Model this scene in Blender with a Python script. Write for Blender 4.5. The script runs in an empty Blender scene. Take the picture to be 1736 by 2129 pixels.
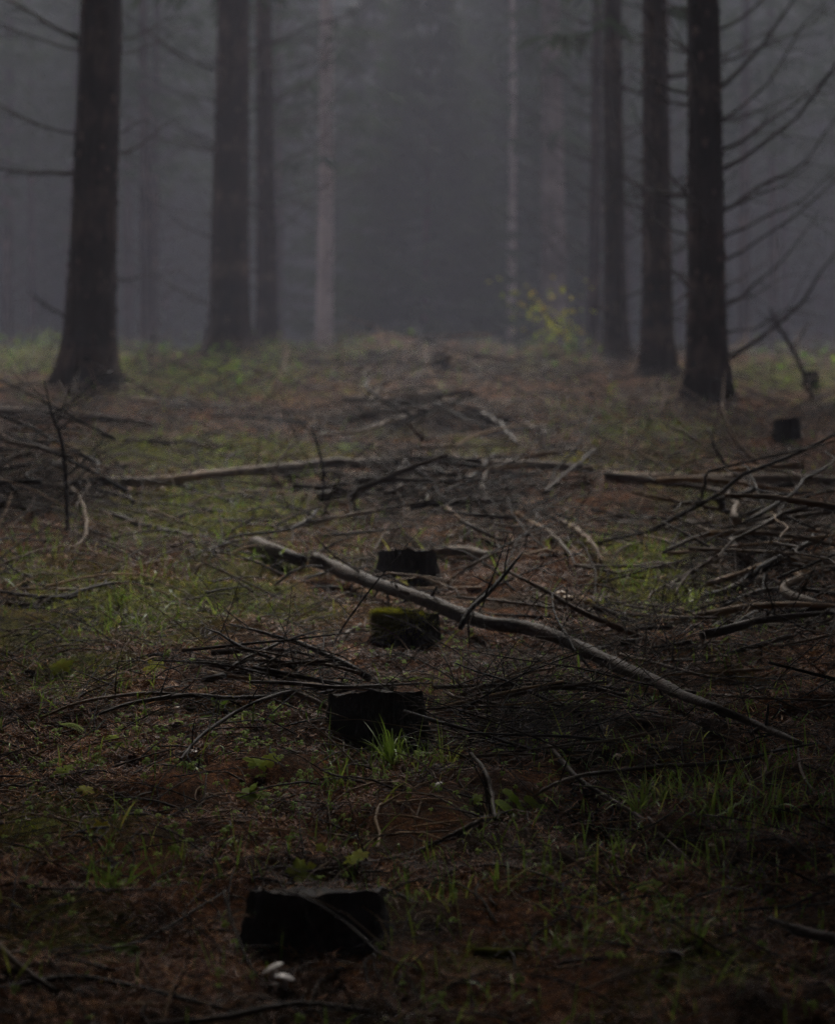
import bpy, math, random
import numpy as np

# ------------------------------------------------------------------ camera, sky, sun, exposure
sc = bpy.context.scene
COL = sc.collection
F = 4630.0                      # focal length in pixels of a 1736-wide picture
CAMZ = 1.25
cam = bpy.data.cameras.new("camera")
cam.sensor_fit = 'HORIZONTAL'
cam.sensor_width = 24.0
cam.lens = 24.0 * F / 1736.0
cam.clip_start = 0.05
cam.clip_end = 900
cam.dof.use_dof = True
cam.dof.focus_distance = 5.9
cam.dof.aperture_fstop = 2.7
cam.dof.aperture_blades = 0
camo = bpy.data.objects.new("camera", cam)
COL.objects.link(camo)
camo.location = (0, 0, CAMZ)
camo.rotation_euler = (math.radians(90), 0, 0)
sc.camera = camo

SUN_EL = 50.0
world = bpy.data.worlds.new("World")
sc.world = world
world.use_nodes = True
wn = world.node_tree.nodes
wl = world.node_tree.links
bg = wn["Background"]
sky = wn.new("ShaderNodeTexSky")
sky.sky_type = 'NISHITA'
sky.sun_disc = False
sky.sun_elevation = math.radians(SUN_EL)
sky.sun_rotation = 0.0
sky.air_density = 1.0
sky.dust_density = 6.0
sky.ozone_density = 1.0
hs = wn.new("ShaderNodeHueSaturation")
hs.inputs["Saturation"].default_value = 0.6
wl.new(sky.outputs[0], hs.inputs["Color"])
wl.new(hs.outputs[0], bg.inputs["Color"])
bg.inputs["Strength"].default_value = 0.06
sun = bpy.data.lights.new("sun", 'SUN')
sun.energy = 1.5
sun.angle = math.radians(12)
sun.color = (1.0, 0.96, 0.90)
suno = bpy.data.objects.new("sun", sun)
COL.objects.link(suno)
suno.rotation_euler = (-math.radians(90 - SUN_EL), 0, 0)
suno.location = (0, 60, 60)

sc.view_settings.view_transform = 'Standard'
sc.view_settings.look = 'None'
sc.view_settings.gamma = 1.0
sc.view_settings.use_curve_mapping = False
sc.view_settings.exposure = 1.42
sc.render.engine = 'CYCLES'
cy = sc.cycles
cy.use_denoising = True
try:
    cy.denoiser = 'OPENIMAGEDENOISE'
    cy.denoising_input_passes = 'RGB_ALBEDO_NORMAL'
    cy.denoising_prefilter = 'NONE'
except Exception:
    pass
cy.use_adaptive_sampling = True
cy.adaptive_threshold = 0.03
cy.max_bounces = 5
cy.diffuse_bounces = 3
cy.glossy_bounces = 2
cy.transmission_bounces = 2
cy.volume_bounces = 1
cy.transparent_max_bounces = 4
cy.caustics_reflective = False
cy.caustics_refractive = False
cy.sample_clamp_indirect = 4.0
HAZE_DENSITY = 0.0037

RNG = np.random.default_rng(11)
random.seed(11)

# ------------------------------------------------------------------ noise and terrain
def _hash(ix, iy, seed):
    h = (ix.astype(np.int64) * 374761393 + iy.astype(np.int64) * 668265263 + seed * 974711) & 0x7fffffff
    h = ((h ^ (h >> 13)) * 1274126177) & 0x7fffffff
    h = (h ^ (h >> 16)) & 0xffff
    return h / 65535.0

def vnoise(x, y, seed=0):
    x = np.asarray(x, float); y = np.asarray(y, float)
    ix = np.floor(x); iy = np.floor(y)
    fx = x - ix; fy = y - iy
    fx = fx * fx * (3 - 2 * fx); fy = fy * fy * (3 - 2 * fy)
    a = _hash(ix, iy, seed); b = _hash(ix + 1, iy, seed)
    c = _hash(ix, iy + 1, seed); d = _hash(ix + 1, iy + 1, seed)
    return (a + (b - a) * fx) * (1 - fy) + (c + (d - c) * fx) * fy

def softplus(t, s):
    t = np.asarray(t, float)
    return np.where(t > 30 * s, t, s * np.log1p(np.exp(np.clip(t / s, -40, 40))))

MOUNDS = []      # (x, y, radius x, radius y, height)

def ground(x, y):
    x = np.asarray(x, float); y = np.asarray(y, float)
    z = 0.111 * (y - softplus(y - 33.5, 1.6) + softplus(-30 - y, 4))
    near = 1.0 / (1.0 + (np.abs(y) / 60.0) ** 2)
    z = z + 0.10 * (vnoise(x / 2.3 + 7, y / 2.6 + 3, 1) - 0.5) * near
    z = z + 0.065 * (vnoise(x / 0.62 + 1, y / 0.66 + 9, 2) - 0.5)
    z = z + 0.075 * (vnoise(x / 0.19 + 5, y / 0.21 + 2, 3) - 0.5)
    z = z + 0.032 * (vnoise(x / 0.08, y / 0.07, 4) - 0.5)
    for mx, my, rx, ry, h in MOUNDS:
        z = z + h * np.exp(-((x - mx) / rx) ** 2 - ((y - my) / ry) ** 2)
    return z

_T = np.geomspace(2.6, 70, 1500)
def P(px, py, h=0.0):
    """world point where the line of sight through (px, py) meets the ground raised by h"""
    dx = (px - 868) / F; dz = -(py - 1064.5) / F
    d = CAMZ + dz * _T - ground(dx * _T, _T) - h
    k = np.nonzero(d < 0)[0]
    t = _T[k[0]] if len(k) else 36.0
    if len(k) and k[0] > 0:
        a, b = d[k[0] - 1], d[k[0]]
        t = _T[k[0] - 1] + (_T[k[0]] - _T[k[0] - 1]) * a / (a - b)
    return np.array([dx * t, t, CAMZ + dz * t])

def PD(px, py, depth):
    return np.array([(px - 868) / F * depth, depth, CAMZ - (py - 1064.5) / F * depth])

def hill(px, py, wpx, ry, h):
    p = P(px, py)
    MOUNDS.append((p[0], p[1], wpx * p[1] / F, ry, h))

hill(1230, 1700, 60, 0.16, -0.05)     # dug pits with bare soil
hill(1250, 1760, 45, 0.13, -0.05)
hill(700, 1740, 60, 0.13, -0.035)
hill(600, 1720, 30, 0.10, -0.03)
hill(880, 870, 170, 1.0, 0.16)        # hump under the far brushwood
hill(900, 735, 200, 1.6, 0.16)
hill(620, 725, 120, 1.4, 0.10)
hill(80, 1040, 110, 0.7, 0.12)
hill(1680, 1180, 140, 1.2, 0.12)
hill(184, 812, 95, 0.5, 0.14)          # litter banked up round the nearest trunks
hill(1470, 830, 75, 0.45, 0.12)
hill(1366, 778, 60, 0.5, 0.12)
hill(800, 722, 80, 0.9, 0.34)         # uneven brush mounds on the crest
hill(1010, 722, 60, 0.9, 0.22)
hill(940, 735, 50, 0.7, 0.2)
hill(1130, 740, 60, 0.8, 0.16)
hill(560, 728, 50, 0.8, 0.18)
hill(60, 735, 50, 0.8, 0.14)
hill(330, 722, 60, 1.0, -0.06)
_M = list(MOUNDS)

def blobs(spec):
    out = []
    for px, py, rx, ry, a in spec:
        c = P(px, py); n = P(px, min(py + ry, 2120)); f = P(px, max(py - ry, 735))
        out.append((c[0], c[1], rx * c[1] / F, max(0.08, (f[1] - n[1]) / 2), a))
    return out

def mask(bl, x, y):
    m = np.zeros(np.shape(x))
    for bx, by, sx, sy, a in bl:
        m = np.maximum(m, a * np.exp(-0.7 * (((x - bx) / sx) ** 2 + ((y - by) / sy) ** 2)))
    return m

MOSS_B = blobs([(400, 940, 260, 40, 1.0), (450, 1060, 260, 60, 0.95), (300, 1250, 320, 110, 0.8), (150, 1410, 200, 60, 0.7),
                (640, 1300, 150, 60, 0.6), (1370, 1200, 140, 90, 1.0), (1340, 890, 160, 30, 0.8), (430, 780, 240, 45, 0.7),
                (60, 740, 160, 40, 1.0), (1250, 960, 150, 30, 0.7), (820, 900, 100, 20, 0.7), (1480, 1060, 150, 40, 0.5),
                (120, 1700, 150, 60, 0.5), (100, 1960, 150, 50, 0.6), (1450, 2010, 220, 60, 0.45), (950, 2000, 130, 50, 0.5),
                (1500, 1290, 120, 40, 0.6), (1000, 930, 120, 20, 0.6), (1650, 790, 160, 30, 0.7), (1100, 760, 120, 20, 0.6)])
GRASS_B = blobs([(300, 1300, 140, 80, 0.8), (1440, 1270, 70, 70, 0.8), (1450, 1680, 260, 80, 1.0), (1300, 1900, 380, 120, 0.75),
                 (820, 1590, 120, 40, 0.7), (250, 1800, 130, 60, 0.6), (560, 1150, 260, 50, 0.6), (90, 1150, 70, 50, 0.8),
                 (1150, 1500, 220, 70, 0.35), (60, 745, 160, 50, 1.0), (430, 765, 220, 45, 0.7), (1370, 1190, 120, 90, 0.7),
                 (1340, 890, 150, 40, 0.6), (450, 1000, 260, 90, 0.5), (1000, 2040, 160, 60, 0.4), (620, 735, 140, 25, 0.7)])
def mossy(x, y):
    n = 0.55 * vnoise(x / 0.55, y / 0.7, 21) + 0.3 * vnoise(x / 0.17, y / 0.2, 22) + 0.15 * vnoise(x / 0.06, y / 0.06, 23)
    m = mask(MOSS_B, x, y)
    return np.clip((m * 1.05 + 1.1 * (n - 0.5) - 0.30) * 2.6, 0, 1)

# ------------------------------------------------------------------ mesh helpers
class MB:
    def __init__(self):
        self.v = []; self.q = []; self.t = []; self.c = []; self.n = 0
    def add(self, v, q=None, t=None, tint=0.5):
        v = np.asarray(v, np.float32).reshape(-1, 3)
        self.v.append(v)
        if q is not None and len(q): self.q.append(np.asarray(q, np.int32).reshape(-1, 4) + self.n)
        if t is not None and len(t): self.t.append(np.asarray(t, np.int32).reshape(-1, 3) + self.n)
        c = np.broadcast_to(np.asarray(tint, np.float32), (len(v),)) if np.ndim(tint) < 1 or len(np.shape(tint)) == 1 else tint
        self.c.append(np.array(c, np.float32))
        self.n += len(v)
    def mesh(self, name, mat, smooth=True):
        me = bpy.data.meshes.new(name)
        v = np.concatenate(self.v) if self.v else np.zeros((0, 3), np.float32)
        q = np.concatenate(self.q) if self.q else np.zeros((0, 4), np.int32)
        t = np.concatenate(self.t) if self.t else np.zeros((0, 3), np.int32)
        me.vertices.add(len(v)); me.vertices.foreach_set("co", v.ravel())
        me.loops.add(q.size + t.size)
        me.loops.foreach_set("vertex_index", np.concatenate([q.ravel(), t.ravel()]).astype(np.int32))
        me.polygons.add(len(q) + len(t))
        st = np.concatenate([np.arange(len(q)) * 4, q.size + np.arange(len(t)) * 3]).astype(np.int32)
        me.polygons.foreach_set("loop_start", st)
        me.polygons.foreach_set("use_smooth", np.full(len(q) + len(t), smooth))
        a = me.attributes.new("tint", 'FLOAT', 'POINT')
        a.data.foreach_set("value", np.concatenate(self.c) if self.c else np.zeros(0, np.float32))
        me.update(calc_edges=True)
        me.validate()
        me.materials.append(mat)
        return me
    def build(self, name, mat, parent=None, origin=None, smooth=True):
        if origin is not None:
            o3 = np.asarray(origin, np.float32)
            self.v = [a - o3 for a in self.v]
        ob = bpy.data.objects.new(name, self.mesh(name, mat, smooth))
        if origin is not None and parent is None: ob.location = [float(k) for k in origin]
        COL.objects.link(ob)
        if parent: ob.parent = parent
        return ob

def tag(o, label=None, cat=None, group=None, kind=None):
    if label: o["label"] = label
    if cat: o["category"] = cat
    if group: o["group"] = group
    if kind: o["kind"] = kind
    return o

def empty(name, loc, rz=0.0):
    o = bpy.data.objects.new(name, None)
    o.empty_display_size = 0.1
    COL.objects.link(o)
    o.location = [float(k) for k in loc]; o.rotation_euler = (0, 0, rz)
    return o

def copy_part(o, parent):
    c = o.copy(); COL.objects.link(c); c.parent = parent
    return c

def unit(v):
    v = np.asarray(v, float)
    return v / np.maximum(np.linalg.norm(v, axis=-1, keepdims=True), 1e-9)

def tube(mb, pts, rad, n=6, tint=0.5, rough=0.0, rng=RNG, cap=True):
    pts = np.asarray(pts, float); k = len(pts)
    rad = np.broadcast_to(np.asarray(rad, float), (k,))
    d = unit(np.gradient(pts, axis=0))
    m = unit(pts[-1] - pts[0])
    ref = np.array([0, 0, 1.0]) if abs(m[2]) < 0.8 else np.array([1.0, 0, 0])
    s = unit(np.cross(d, ref)); u = np.cross(s, d)
    a = np.arange(n) / n * 2 * math.pi
    r = rad[:, None] * (1 + rough * (rng.random((k, n)) - 0.5))
    v = pts[:, None, :] + r[..., None] * (np.cos(a)[None, :, None] * s[:, None, :] + np.sin(a)[None, :, None] * u[:, None, :])
    i = np.arange(k - 1)[:, None] * n; j = np.arange(n)[None, :]; j2 = (j + 1) % n
    q = np.stack([i + j, i + j2, i + n + j2, i + n + j], -1).reshape(-1, 4)
    v = v.reshape(-1, 3); t = None
    tn = np.broadcast_to(np.asarray(tint, float), (k,)).repeat(n)
    if cap:
        v = np.vstack([v, pts[0] - d[0] * rad[0] * 0.15, pts[-1] + d[-1] * rad[-1] * 0.15])
        b = k * n; j = np.arange(n); j2 = (j + 1) % n
        t = np.vstack([np.stack([np.full(n, b), j2, j], -1), np.stack([np.full(n, b + 1), b - n + j, b - n + j2], -1)])
        tn = np.concatenate([tn, [tn[0], tn[-1]]])
    mb.add(v, q, t, tn)

def spline(pts, step):
    pts = np.asarray(pts, float)
    if len(pts) == 2: pts = np.vstack([pts[0], pts.mean(0), pts[1]])
    e = np.vstack([2 * pts[0] - pts[1], pts, 2 * pts[-1] - pts[-2]])
    out = []
    for i in range(len(pts) - 1):
        p0, p1, p2, p3 = e[i:i + 4]
        n = max(2, int(np.linalg.norm(p2 - p1) / step))
        t = (np.arange(n) / n)[:, None]
        out.append(0.5 * (2 * p1 + (p2 - p0) * t + (2 * p0 - 5 * p1 + 4 * p2 - p3) * t * t + (3 * p1 - p0 - 3 * p2 + p3) * t ** 3))
    out.append(pts[-1:])
    return np.vstack(out)

def strips(mb, p, d, L, W, bend, nseg=3, tint=0.5, twist=None, prof=None, rng=RNG):
    """bent tapering blades: p base, d direction, bend downward"""
    n = len(p)
    if n == 0: return
    d = unit(d)
    L = np.broadcast_to(np.asarray(L, float), (n,)); W = np.broadcast_to(np.asarray(W, float), (n,))
    bend = np.broadcast_to(np.asarray(bend, float), (n,))
    up = np.tile([0, 0, 1.0], (n, 1))
    s = np.cross(d, up); l = np.linalg.norm(s, axis=1)
    bad = l < 0.15
    a = rng.random(n) * 6.283
    s[bad] = np.stack([np.cos(a), np.sin(a), 0 * a], -1)[bad]
    s = unit(s)
    if twist is not None:
        u = np.cross(s, d)
        s = s * np.cos(twist)[:, None] + u * np.sin(twist)[:, None]
    t = np.linspace(0, 1, nseg + 1)
    if prof is None: prof = np.clip(1.0 - t ** 1.6, 0.04, 1) * (0.6 + 0.4 * np.minimum(1, t * 5))
    c = p[:, None, :] + d[:, None, :] * (L[:, None] * t)[..., None]
    c = c.copy(); c[..., 2] -= bend[:, None] * L[:, None] * t[None, :] ** 2
    hw = 0.5 * W[:, None] * prof[None, :]
    v = np.stack([c - s[:, None, :] * hw[..., None], c + s[:, None, :] * hw[..., None]], 2)   # n, seg+1, 2, 3
    m = (nseg + 1) * 2
    b = np.arange(n)[:, None] * m + np.arange(nseg)[None, :] * 2
    q = np.stack([b, b + 1, b + 3, b + 2], -1).reshape(-1, 4)
    tn = np.broadcast_to(np.asarray(tint, float), (n,)).repeat(m)
    mb.add(v.reshape(-1, 3), q, None, tn)

def wedge(n, y0, y1, spread=1.4, side=0.35, rng=RNG):
    y = np.sqrt(rng.random(n) * (y1 * y1 - y0 * y0) + y0 * y0)
    x = (rng.random(n) * 2 - 1) * (0.1875 * y * spread + side)
    return x, y

def onground(x, y, dz=0.0):
    return np.stack([x, y, ground(x, y) + dz], -1)

def rdir(n, el0, el1, rng=RNG):
    a = rng.random(n) * 2 * math.pi; e = np.radians(el0 + rng.random(n) * (el1 - el0))
    return np.stack([np.cos(a) * np.cos(e), np.sin(a) * np.cos(e), np.sin(e)], -1)

# ------------------------------------------------------------------ materials
def mat_new(name):
    m = bpy.data.materials.new(name); m.use_nodes = True
    nt = m.node_tree
    return m, nt, nt.nodes, nt.links, nt.nodes["Principled BSDF"]

def ramp(nodes, stops):
    r = nodes.new("ShaderNodeValToRGB")
    e = r.color_ramp.elements
    e[0].position, e[0].color = stops[0][0], (*stops[0][1], 1)
    e[1].position, e[1].color = stops[-1][0], (*stops[-1][1], 1)
    for p, c in stops[1:-1]:
        k = e.new(p); k.color = (*c, 1)
    return r

def mat_tint(name, stops, rough=0.7, spec=0.4, noise=0.0, nscale=40, bump=0.0, bscale=120, transl=0.0, stretch=None):
    """colour from the per-vertex tint, broken up by noise"""
    m, nt, N, L, b = mat_new(name)
    at = N.new("ShaderNodeAttribute"); at.attribute_name = "tint"
    r = ramp(N, stops)
    if noise or bump:
        tc = N.new("ShaderNodeTexCoord")
        src = tc.outputs["Object"]
        if stretch:
            mp = N.new("ShaderNodeMapping"); mp.inputs["Scale"].default_value = stretch
            L.new(src, mp.inputs["Vector"]); src = mp.outputs["Vector"]
    if noise:
        nz = N.new("ShaderNodeTexNoise"); nz.inputs["Scale"].default_value = nscale; nz.inputs["Detail"].default_value = 5
        nz.inputs["Roughness"].default_value = 0.65
        L.new(src, nz.inputs["Vector"])
        ma = N.new("ShaderNodeMath"); ma.operation = 'MULTIPLY_ADD'
        L.new(nz.outputs[0], ma.inputs[0]); ma.inputs[1].default_value = noise
        sb = N.new("ShaderNodeMath"); sb.operation = 'SUBTRACT'
        L.new(at.outputs["Fac"], sb.inputs[0]); sb.inputs[1].default_value = noise * 0.5
        L.new(sb.outputs[0], ma.inputs[2]); L.new(ma.outputs[0], r.inputs[0])
    else:
        L.new(at.outputs["Fac"], r.inputs[0])
    L.new(r.outputs[0], b.inputs["Base Color"])
    b.inputs["Roughness"].default_value = rough
    b.inputs["Specular IOR Level"].default_value = spec
    if bump:
        nb = N.new("ShaderNodeTexNoise"); nb.inputs["Scale"].default_value = bscale; nb.inputs["Detail"].default_value = 6
        L.new(src, nb.inputs["Vector"])
        bp = N.new("ShaderNodeBump"); bp.inputs["Strength"].default_value = bump; bp.inputs["Distance"].default_value = 0.01
        L.new(nb.outputs[0], bp.inputs["Height"]); L.new(bp.outputs[0], b.inputs["Normal"])
    if transl:
        tr = N.new("ShaderNodeBsdfTranslucent"); L.new(r.outputs[0], tr.inputs["Color"])
        mx = N.new("ShaderNodeMixShader"); mx.inputs[0].default_value = transl
        L.new(b.outputs[0], mx.inputs[1]); L.new(tr.outputs[0], mx.inputs[2])
        L.new(mx.outputs[0], N["Material Output"].inputs["Surface"])
    return m

M = {}
M['stick'] = mat_tint("dead_wood", [(0.0, (0.0120, 0.0088, 0.0059)), (0.35, (0.0400, 0.0255, 0.0145)), (0.6, (0.1200, 0.0792, 0.0462)), (0.8, (0.2700, 0.1584, 0.0726)), (1.0, (0.4200, 0.2904, 0.1584))],
                      rough=0.65, spec=0.14, noise=0.45, nscale=30, bump=0.5, bscale=140)
M['log'] = mat_tint("weathered_log", [(0.0, (0.0180, 0.0130, 0.0089)), (0.35, (0.0450, 0.0308, 0.0205)), (0.6, (0.0900, 0.0664, 0.0465)), (0.85, (0.1710, 0.1215, 0.0821)), (1.0, (0.2970, 0.2025, 0.1231))],
                    rough=0.65, spec=0.12, noise=1.1, nscale=18, bump=0.9, bscale=70)
M['bark'] = mat_tint("spruce_bark", [(0.0, (0.010, 0.008, 0.007)), (0.5, (0.04, 0.028, 0.023)), (1.0, (0.19, 0.125, 0.095))],
                     rough=0.9, spec=0.08, noise=0.8, nscale=7, bump=0.9, bscale=26, stretch=(1, 1, 0.55))
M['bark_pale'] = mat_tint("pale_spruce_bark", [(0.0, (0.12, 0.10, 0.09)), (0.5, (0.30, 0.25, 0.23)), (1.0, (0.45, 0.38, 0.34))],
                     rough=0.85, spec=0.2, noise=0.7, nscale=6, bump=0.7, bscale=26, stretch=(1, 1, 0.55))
M['twig'] = mat_tint("dead_spruce_twig", [(0.0, (0.02, 0.018, 0.015)), (0.5, (0.06, 0.052, 0.042)), (1.0, (0.12, 0.12, 0.085))], rough=0.85, spec=0.08, noise=0.4, nscale=9)
M['stump'] = mat_tint("rotten_stump_bark", [(0.0, (0.006, 0.005, 0.005)), (0.5, (0.015, 0.012, 0.010)), (1.0, (0.04, 0.03, 0.022))], rough=0.95, spec=0.08, noise=0.8, nscale=22, bump=1.0, bscale=60, stretch=(1, 1, 0.35))
M['cut'] = mat_tint("old_cut_wood", [(0.0, (0.008, 0.007, 0.007)), (0.5, (0.028, 0.023, 0.022)), (1.0, (0.11, 0.07, 0.045))], rough=0.75, spec=0.15, noise=0.9, nscale=35, bump=1.0, bscale=80)
M['needle'] = mat_tint("spruce_needles", [(0.0, (0.0207, 0.0083, 0.0028)), (0.45, (0.1323, 0.0455, 0.0110)), (0.75, (0.2875, 0.1035, 0.0248)), (1.0, (0.5750, 0.3001, 0.1035))], rough=0.6, spec=0.15)
M['moss'] = mat_tint("moss", [(0.0, (0.0144, 0.0182, 0.0038)), (0.45, (0.1020, 0.1140, 0.0115)), (1.0, (0.3240, 0.3078, 0.0240))], rough=0.85, spec=0.06, transl=0.3)
M['grass'] = mat_tint("grass_blade", [(0.0, (0.0660, 0.1210, 0.0192)), (0.5, (0.1980, 0.2970, 0.0385)), (0.85, (0.3520, 0.3740, 0.0693)), (1.0, (0.4620, 0.3740, 0.1155))], rough=0.45, spec=0.3, transl=0.4)
M['leaf'] = mat_tint("seedling_leaf", [(0.0, (0.08, 0.16, 0.03)), (0.5, (0.34, 0.45, 0.05)), (0.65, (0.44, 0.50, 0.05)), (0.8, (0.40, 0.38, 0.035)), (1.0, (0.48, 0.32, 0.05))], rough=0.6, spec=0.05, noise=0.2, nscale=60, transl=0.6)
M['herb'] = mat_tint("woodland_herb", [(0.0, (0.0805, 0.1495, 0.0259)), (0.5, (0.2070, 0.3220, 0.0431)), (1.0, (0.3450, 0.4370, 0.0863))], rough=0.6, spec=0.05, transl=0.4)
M['brownleaf'] = mat_tint("withered_leaf", [(0.0, (0.03, 0.013, 0.008)), (0.5, (0.09, 0.035, 0.018)), (1.0, (0.19, 0.08, 0.035))], rough=0.5, spec=0.4, noise=0.4, nscale=50)
M['foliage'] = mat_tint("spruce_foliage", [(0.0, (0.022, 0.035, 0.020)), (0.5, (0.045, 0.072, 0.036)), (1.0, (0.07, 0.10, 0.045))], rough=0.9, spec=0.02, transl=0.2)
M['fungus'] = mat_tint("mushroom_flesh", [(0.0, (0.16, 0.085, 0.045)), (0.4, (0.40, 0.24, 0.13)), (0.7, (0.60, 0.46, 0.30)), (1.0, (0.80, 0.74, 0.72))], rough=0.5, spec=0.4, noise=0.25, nscale=60)
M['soil'] = mat_tint("bare_soil", [(0.0, (0.015, 0.011, 0.009)), (1.0, (0.05, 0.032, 0.022))], rough=0.9, spec=0.2, noise=0.5, nscale=60)
M['cone'] = mat_tint("spruce_cone", [(0.0, (0.014, 0.009, 0.007)), (1.0, (0.07, 0.04, 0.025))], rough=0.6, spec=0.35)

def ground_material():
    m, nt, N, L, b = mat_new("forest_floor")
    tc = N.new("ShaderNodeTexCoord"); src = tc.outputs["Object"]
    def noise(scale, detail=6, rough=0.65):
        n = N.new("ShaderNodeTexNoise"); n.inputs["Scale"].default_value = scale; n.inputs["Detail"].default_value = detail
        n.inputs["Roughness"].default_value = rough; L.new(src, n.inputs["Vector"]); return n.outputs[0]
    r1 = ramp(N, [(0.34, (0.0080, 0.0040, 0.0020)), (0.46, (0.0575, 0.0210, 0.0065)), (0.56, (0.1725, 0.0650, 0.0195)), (0.68, (0.3680, 0.1700, 0.0585))])
    L.new(noise(58, 8, 0.8), r1.inputs[0])
    r2 = ramp(N, [(0.3, (0.0138, 0.0090, 0.0046)), (0.65, (0.0575, 0.0320, 0.0143))])
    L.new(noise(60, 5), r2.inputs[0])
    mx = N.new("ShaderNodeMix"); mx.data_type = 'RGBA'
    rr = ramp(N, [(0.42, (0, 0, 0)), (0.58, (1, 1, 1))]); L.new(noise(2.6, 5), rr.inputs[0])
    L.new(rr.outputs[0], mx.inputs[0]); L.new(r1.outputs[0], mx.inputs[6]); L.new(r2.outputs[0], mx.inputs[7])
    at = N.new("ShaderNodeAttribute"); at.attribute_name = "tint"
    rg = ramp(N, [(0.33, (0.012, 0.013, 0.004)), (0.5, (0.07, 0.075, 0.011)), (0.68, (0.20, 0.19, 0.025))])
    L.new(noise(34, 7, 0.7), rg.inputs[0])
    mo = N.new("ShaderNodeMix"); mo.data_type = 'RGBA'
    L.new(at.outputs["Fac"], mo.inputs[0]); L.new(mx.outputs[2], mo.inputs[6]); L.new(rg.outputs[0], mo.inputs[7])
    L.new(mo.outputs[2], b.inputs["Base Color"])
    b.inputs["Roughness"].default_value = 0.85
    b.inputs["Specular IOR Level"].default_value = 0.04
    bp = N.new("ShaderNodeBump"); bp.inputs["Strength"].default_value = 0.9; bp.inputs["Distance"].default_value = 0.02
    L.new(noise(70, 8, 0.75), bp.inputs["Height"]); L.new(bp.outputs[0], b.inputs["Normal"])
    return m
M['ground'] = ground_material()

# ------------------------------------------------------------------ ground sheet
def axis(parts):
    out = []
    for a, b, s in parts: out.append(np.arange(a, b, s))
    return np.concatenate(out)
gx = axis([(0, 2.2, 0.03), (2.2, 5, 0.08), (5, 12, 0.3)])
gx = np.concatenate([gx, np.geomspace(12, 240, 26)])
gx = np.concatenate([-gx[:0:-1], gx])
gy = np.concatenate([-np.geomspace(70, 3, 30), axis([(-2.8, 2.8, 0.2), (2.8, 10, 0.03), (10, 18, 0.06), (18, 40, 0.12)]), np.geomspace(40, 320, 40)])
GX, GY = np.meshgrid(gx, gy)
gb = MB()
nx, ny = len(gx), len(gy)
i = np.arange(ny - 1)[:, None] * nx; j = np.arange(nx - 1)[None, :]
gb.add(np.stack([GX, GY, ground(GX, GY)], -1).reshape(-1, 3), np.stack([i + j, i + j + 1, i + nx + j + 1, i + nx + j], -1).reshape(-1, 4), None, mossy(GX, GY).ravel())
go = gb.build("ground", M['ground'])
tag(go, "brown and mossy forest floor rising to a low crest", kind="structure")

# ------------------------------------------------------------------ trees
def trunk_mesh(h, r, seed, flare=0.35, pale=0.5, sides=18, lean=0.0):
    rng = np.random.default_rng(seed)
    z = np.concatenate([[-0.4], np.linspace(0, 1.2, 9), np.linspace(1.5, 8, 20), np.linspace(9, h, 10)])
    zz = np.clip(z, 0, None)
    rad = r * (np.clip(1 - zz / h, 0.02, 1) ** 0.75) + r * flare * (np.exp(-zz / 0.3) + 0.35 * np.exp(-zz / 1.0))
    ang = np.arange(sides) / sides * 2 * math.pi
    mb = MB()
    ph = rng.random(4) * 6.28
    root = 1 + 0.24 * np.exp(-zz / 0.3)[:, None] * np.cos(ang * 5 + ph[0])[None, :]
    wob = 1 + 0.05 * (rng.random((len(z), sides)) - 0.5)
    cx = 0.05 * np.sin(zz / 4 + ph[1]) + lean * zz; cyy = 0.05 * np.sin(zz / 5 + ph[2])
    cx = cx - cx[1]; cyy = cyy - cyy[1]
    R = rad[:, None] * root * wob
    v = np.stack([cx[:, None] + R * np.cos(ang), cyy[:, None] + R * np.sin(ang), np.repeat(z[:, None], sides, 1)], -1)
    i = np.arange(len(z) - 1)[:, None] * sides; j = np.arange(sides)[None, :]; j2 = (j + 1) % sides
    q = np.stack([i + j, i + j2, i + sides + j2, i + sides + j], -1).reshape(-1, 4)
    tn = pale + 0.5 * (rng.random((len(z), 1)) - 0.5) * np.ones((1, sides)) + 0.2 * (rng.random((len(z), sides)) - 0.5)
    mb.add(v.reshape(-1, 3), q, None, np.clip(tn, 0, 1).ravel())
    # bark plates: low raised flakes round the lower stem
    n = 420
    a = rng.random(n) * 6.283; zc = rng.random(n) * 7.5 + 0.1
    rr = np.interp(zc, z, rad); ox = np.interp(zc, z, cx); oy = np.interp(zc, z, cyy)
    out = np.stack([np.cos(a), np.sin(a), 0 * a], -1); tan = np.stack([-np.sin(a), np.cos(a), 0 * a], -1)
    w = 0.02 + 0.04 * rng.random(n); hh = 0.03 + 0.07 * rng.random(n)
    c = np.stack([ox, oy, zc], -1) + out * (rr * 0.99)[:, None]
    up = np.array([0, 0, 1.0])
    th = (0.006 + 0.012 * rng.random(n))
    cs = []
    for sx, sz in ((-1, -1), (1, -1), (1, 1), (-1, 1)):
        cs.append(c + tan * (sx * w / 2)[:, None] + up * (sz * hh / 2)[:, None] - out * (0.01))
    top = [k + out * (th + 0.008)[:, None] - (k - c) * 0.35 for k in cs]
    vv = np.stack(cs + top, 1).reshape(-1, 3)
    b = np.arange(n)[:, None] * 8
    fq = np.array([[4, 5, 6, 7], [0, 1, 5, 4], [1, 2, 6, 5], [2, 3, 7, 6], [3, 0, 4, 7]])
    mb.add(vv, (b[:, :, None] + fq[None]).reshape(-1, 4), None, np.repeat(np.clip(pale + 0.9 * (rng.random(n) - 0.5), 0, 1), 8))
    return mb

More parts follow.
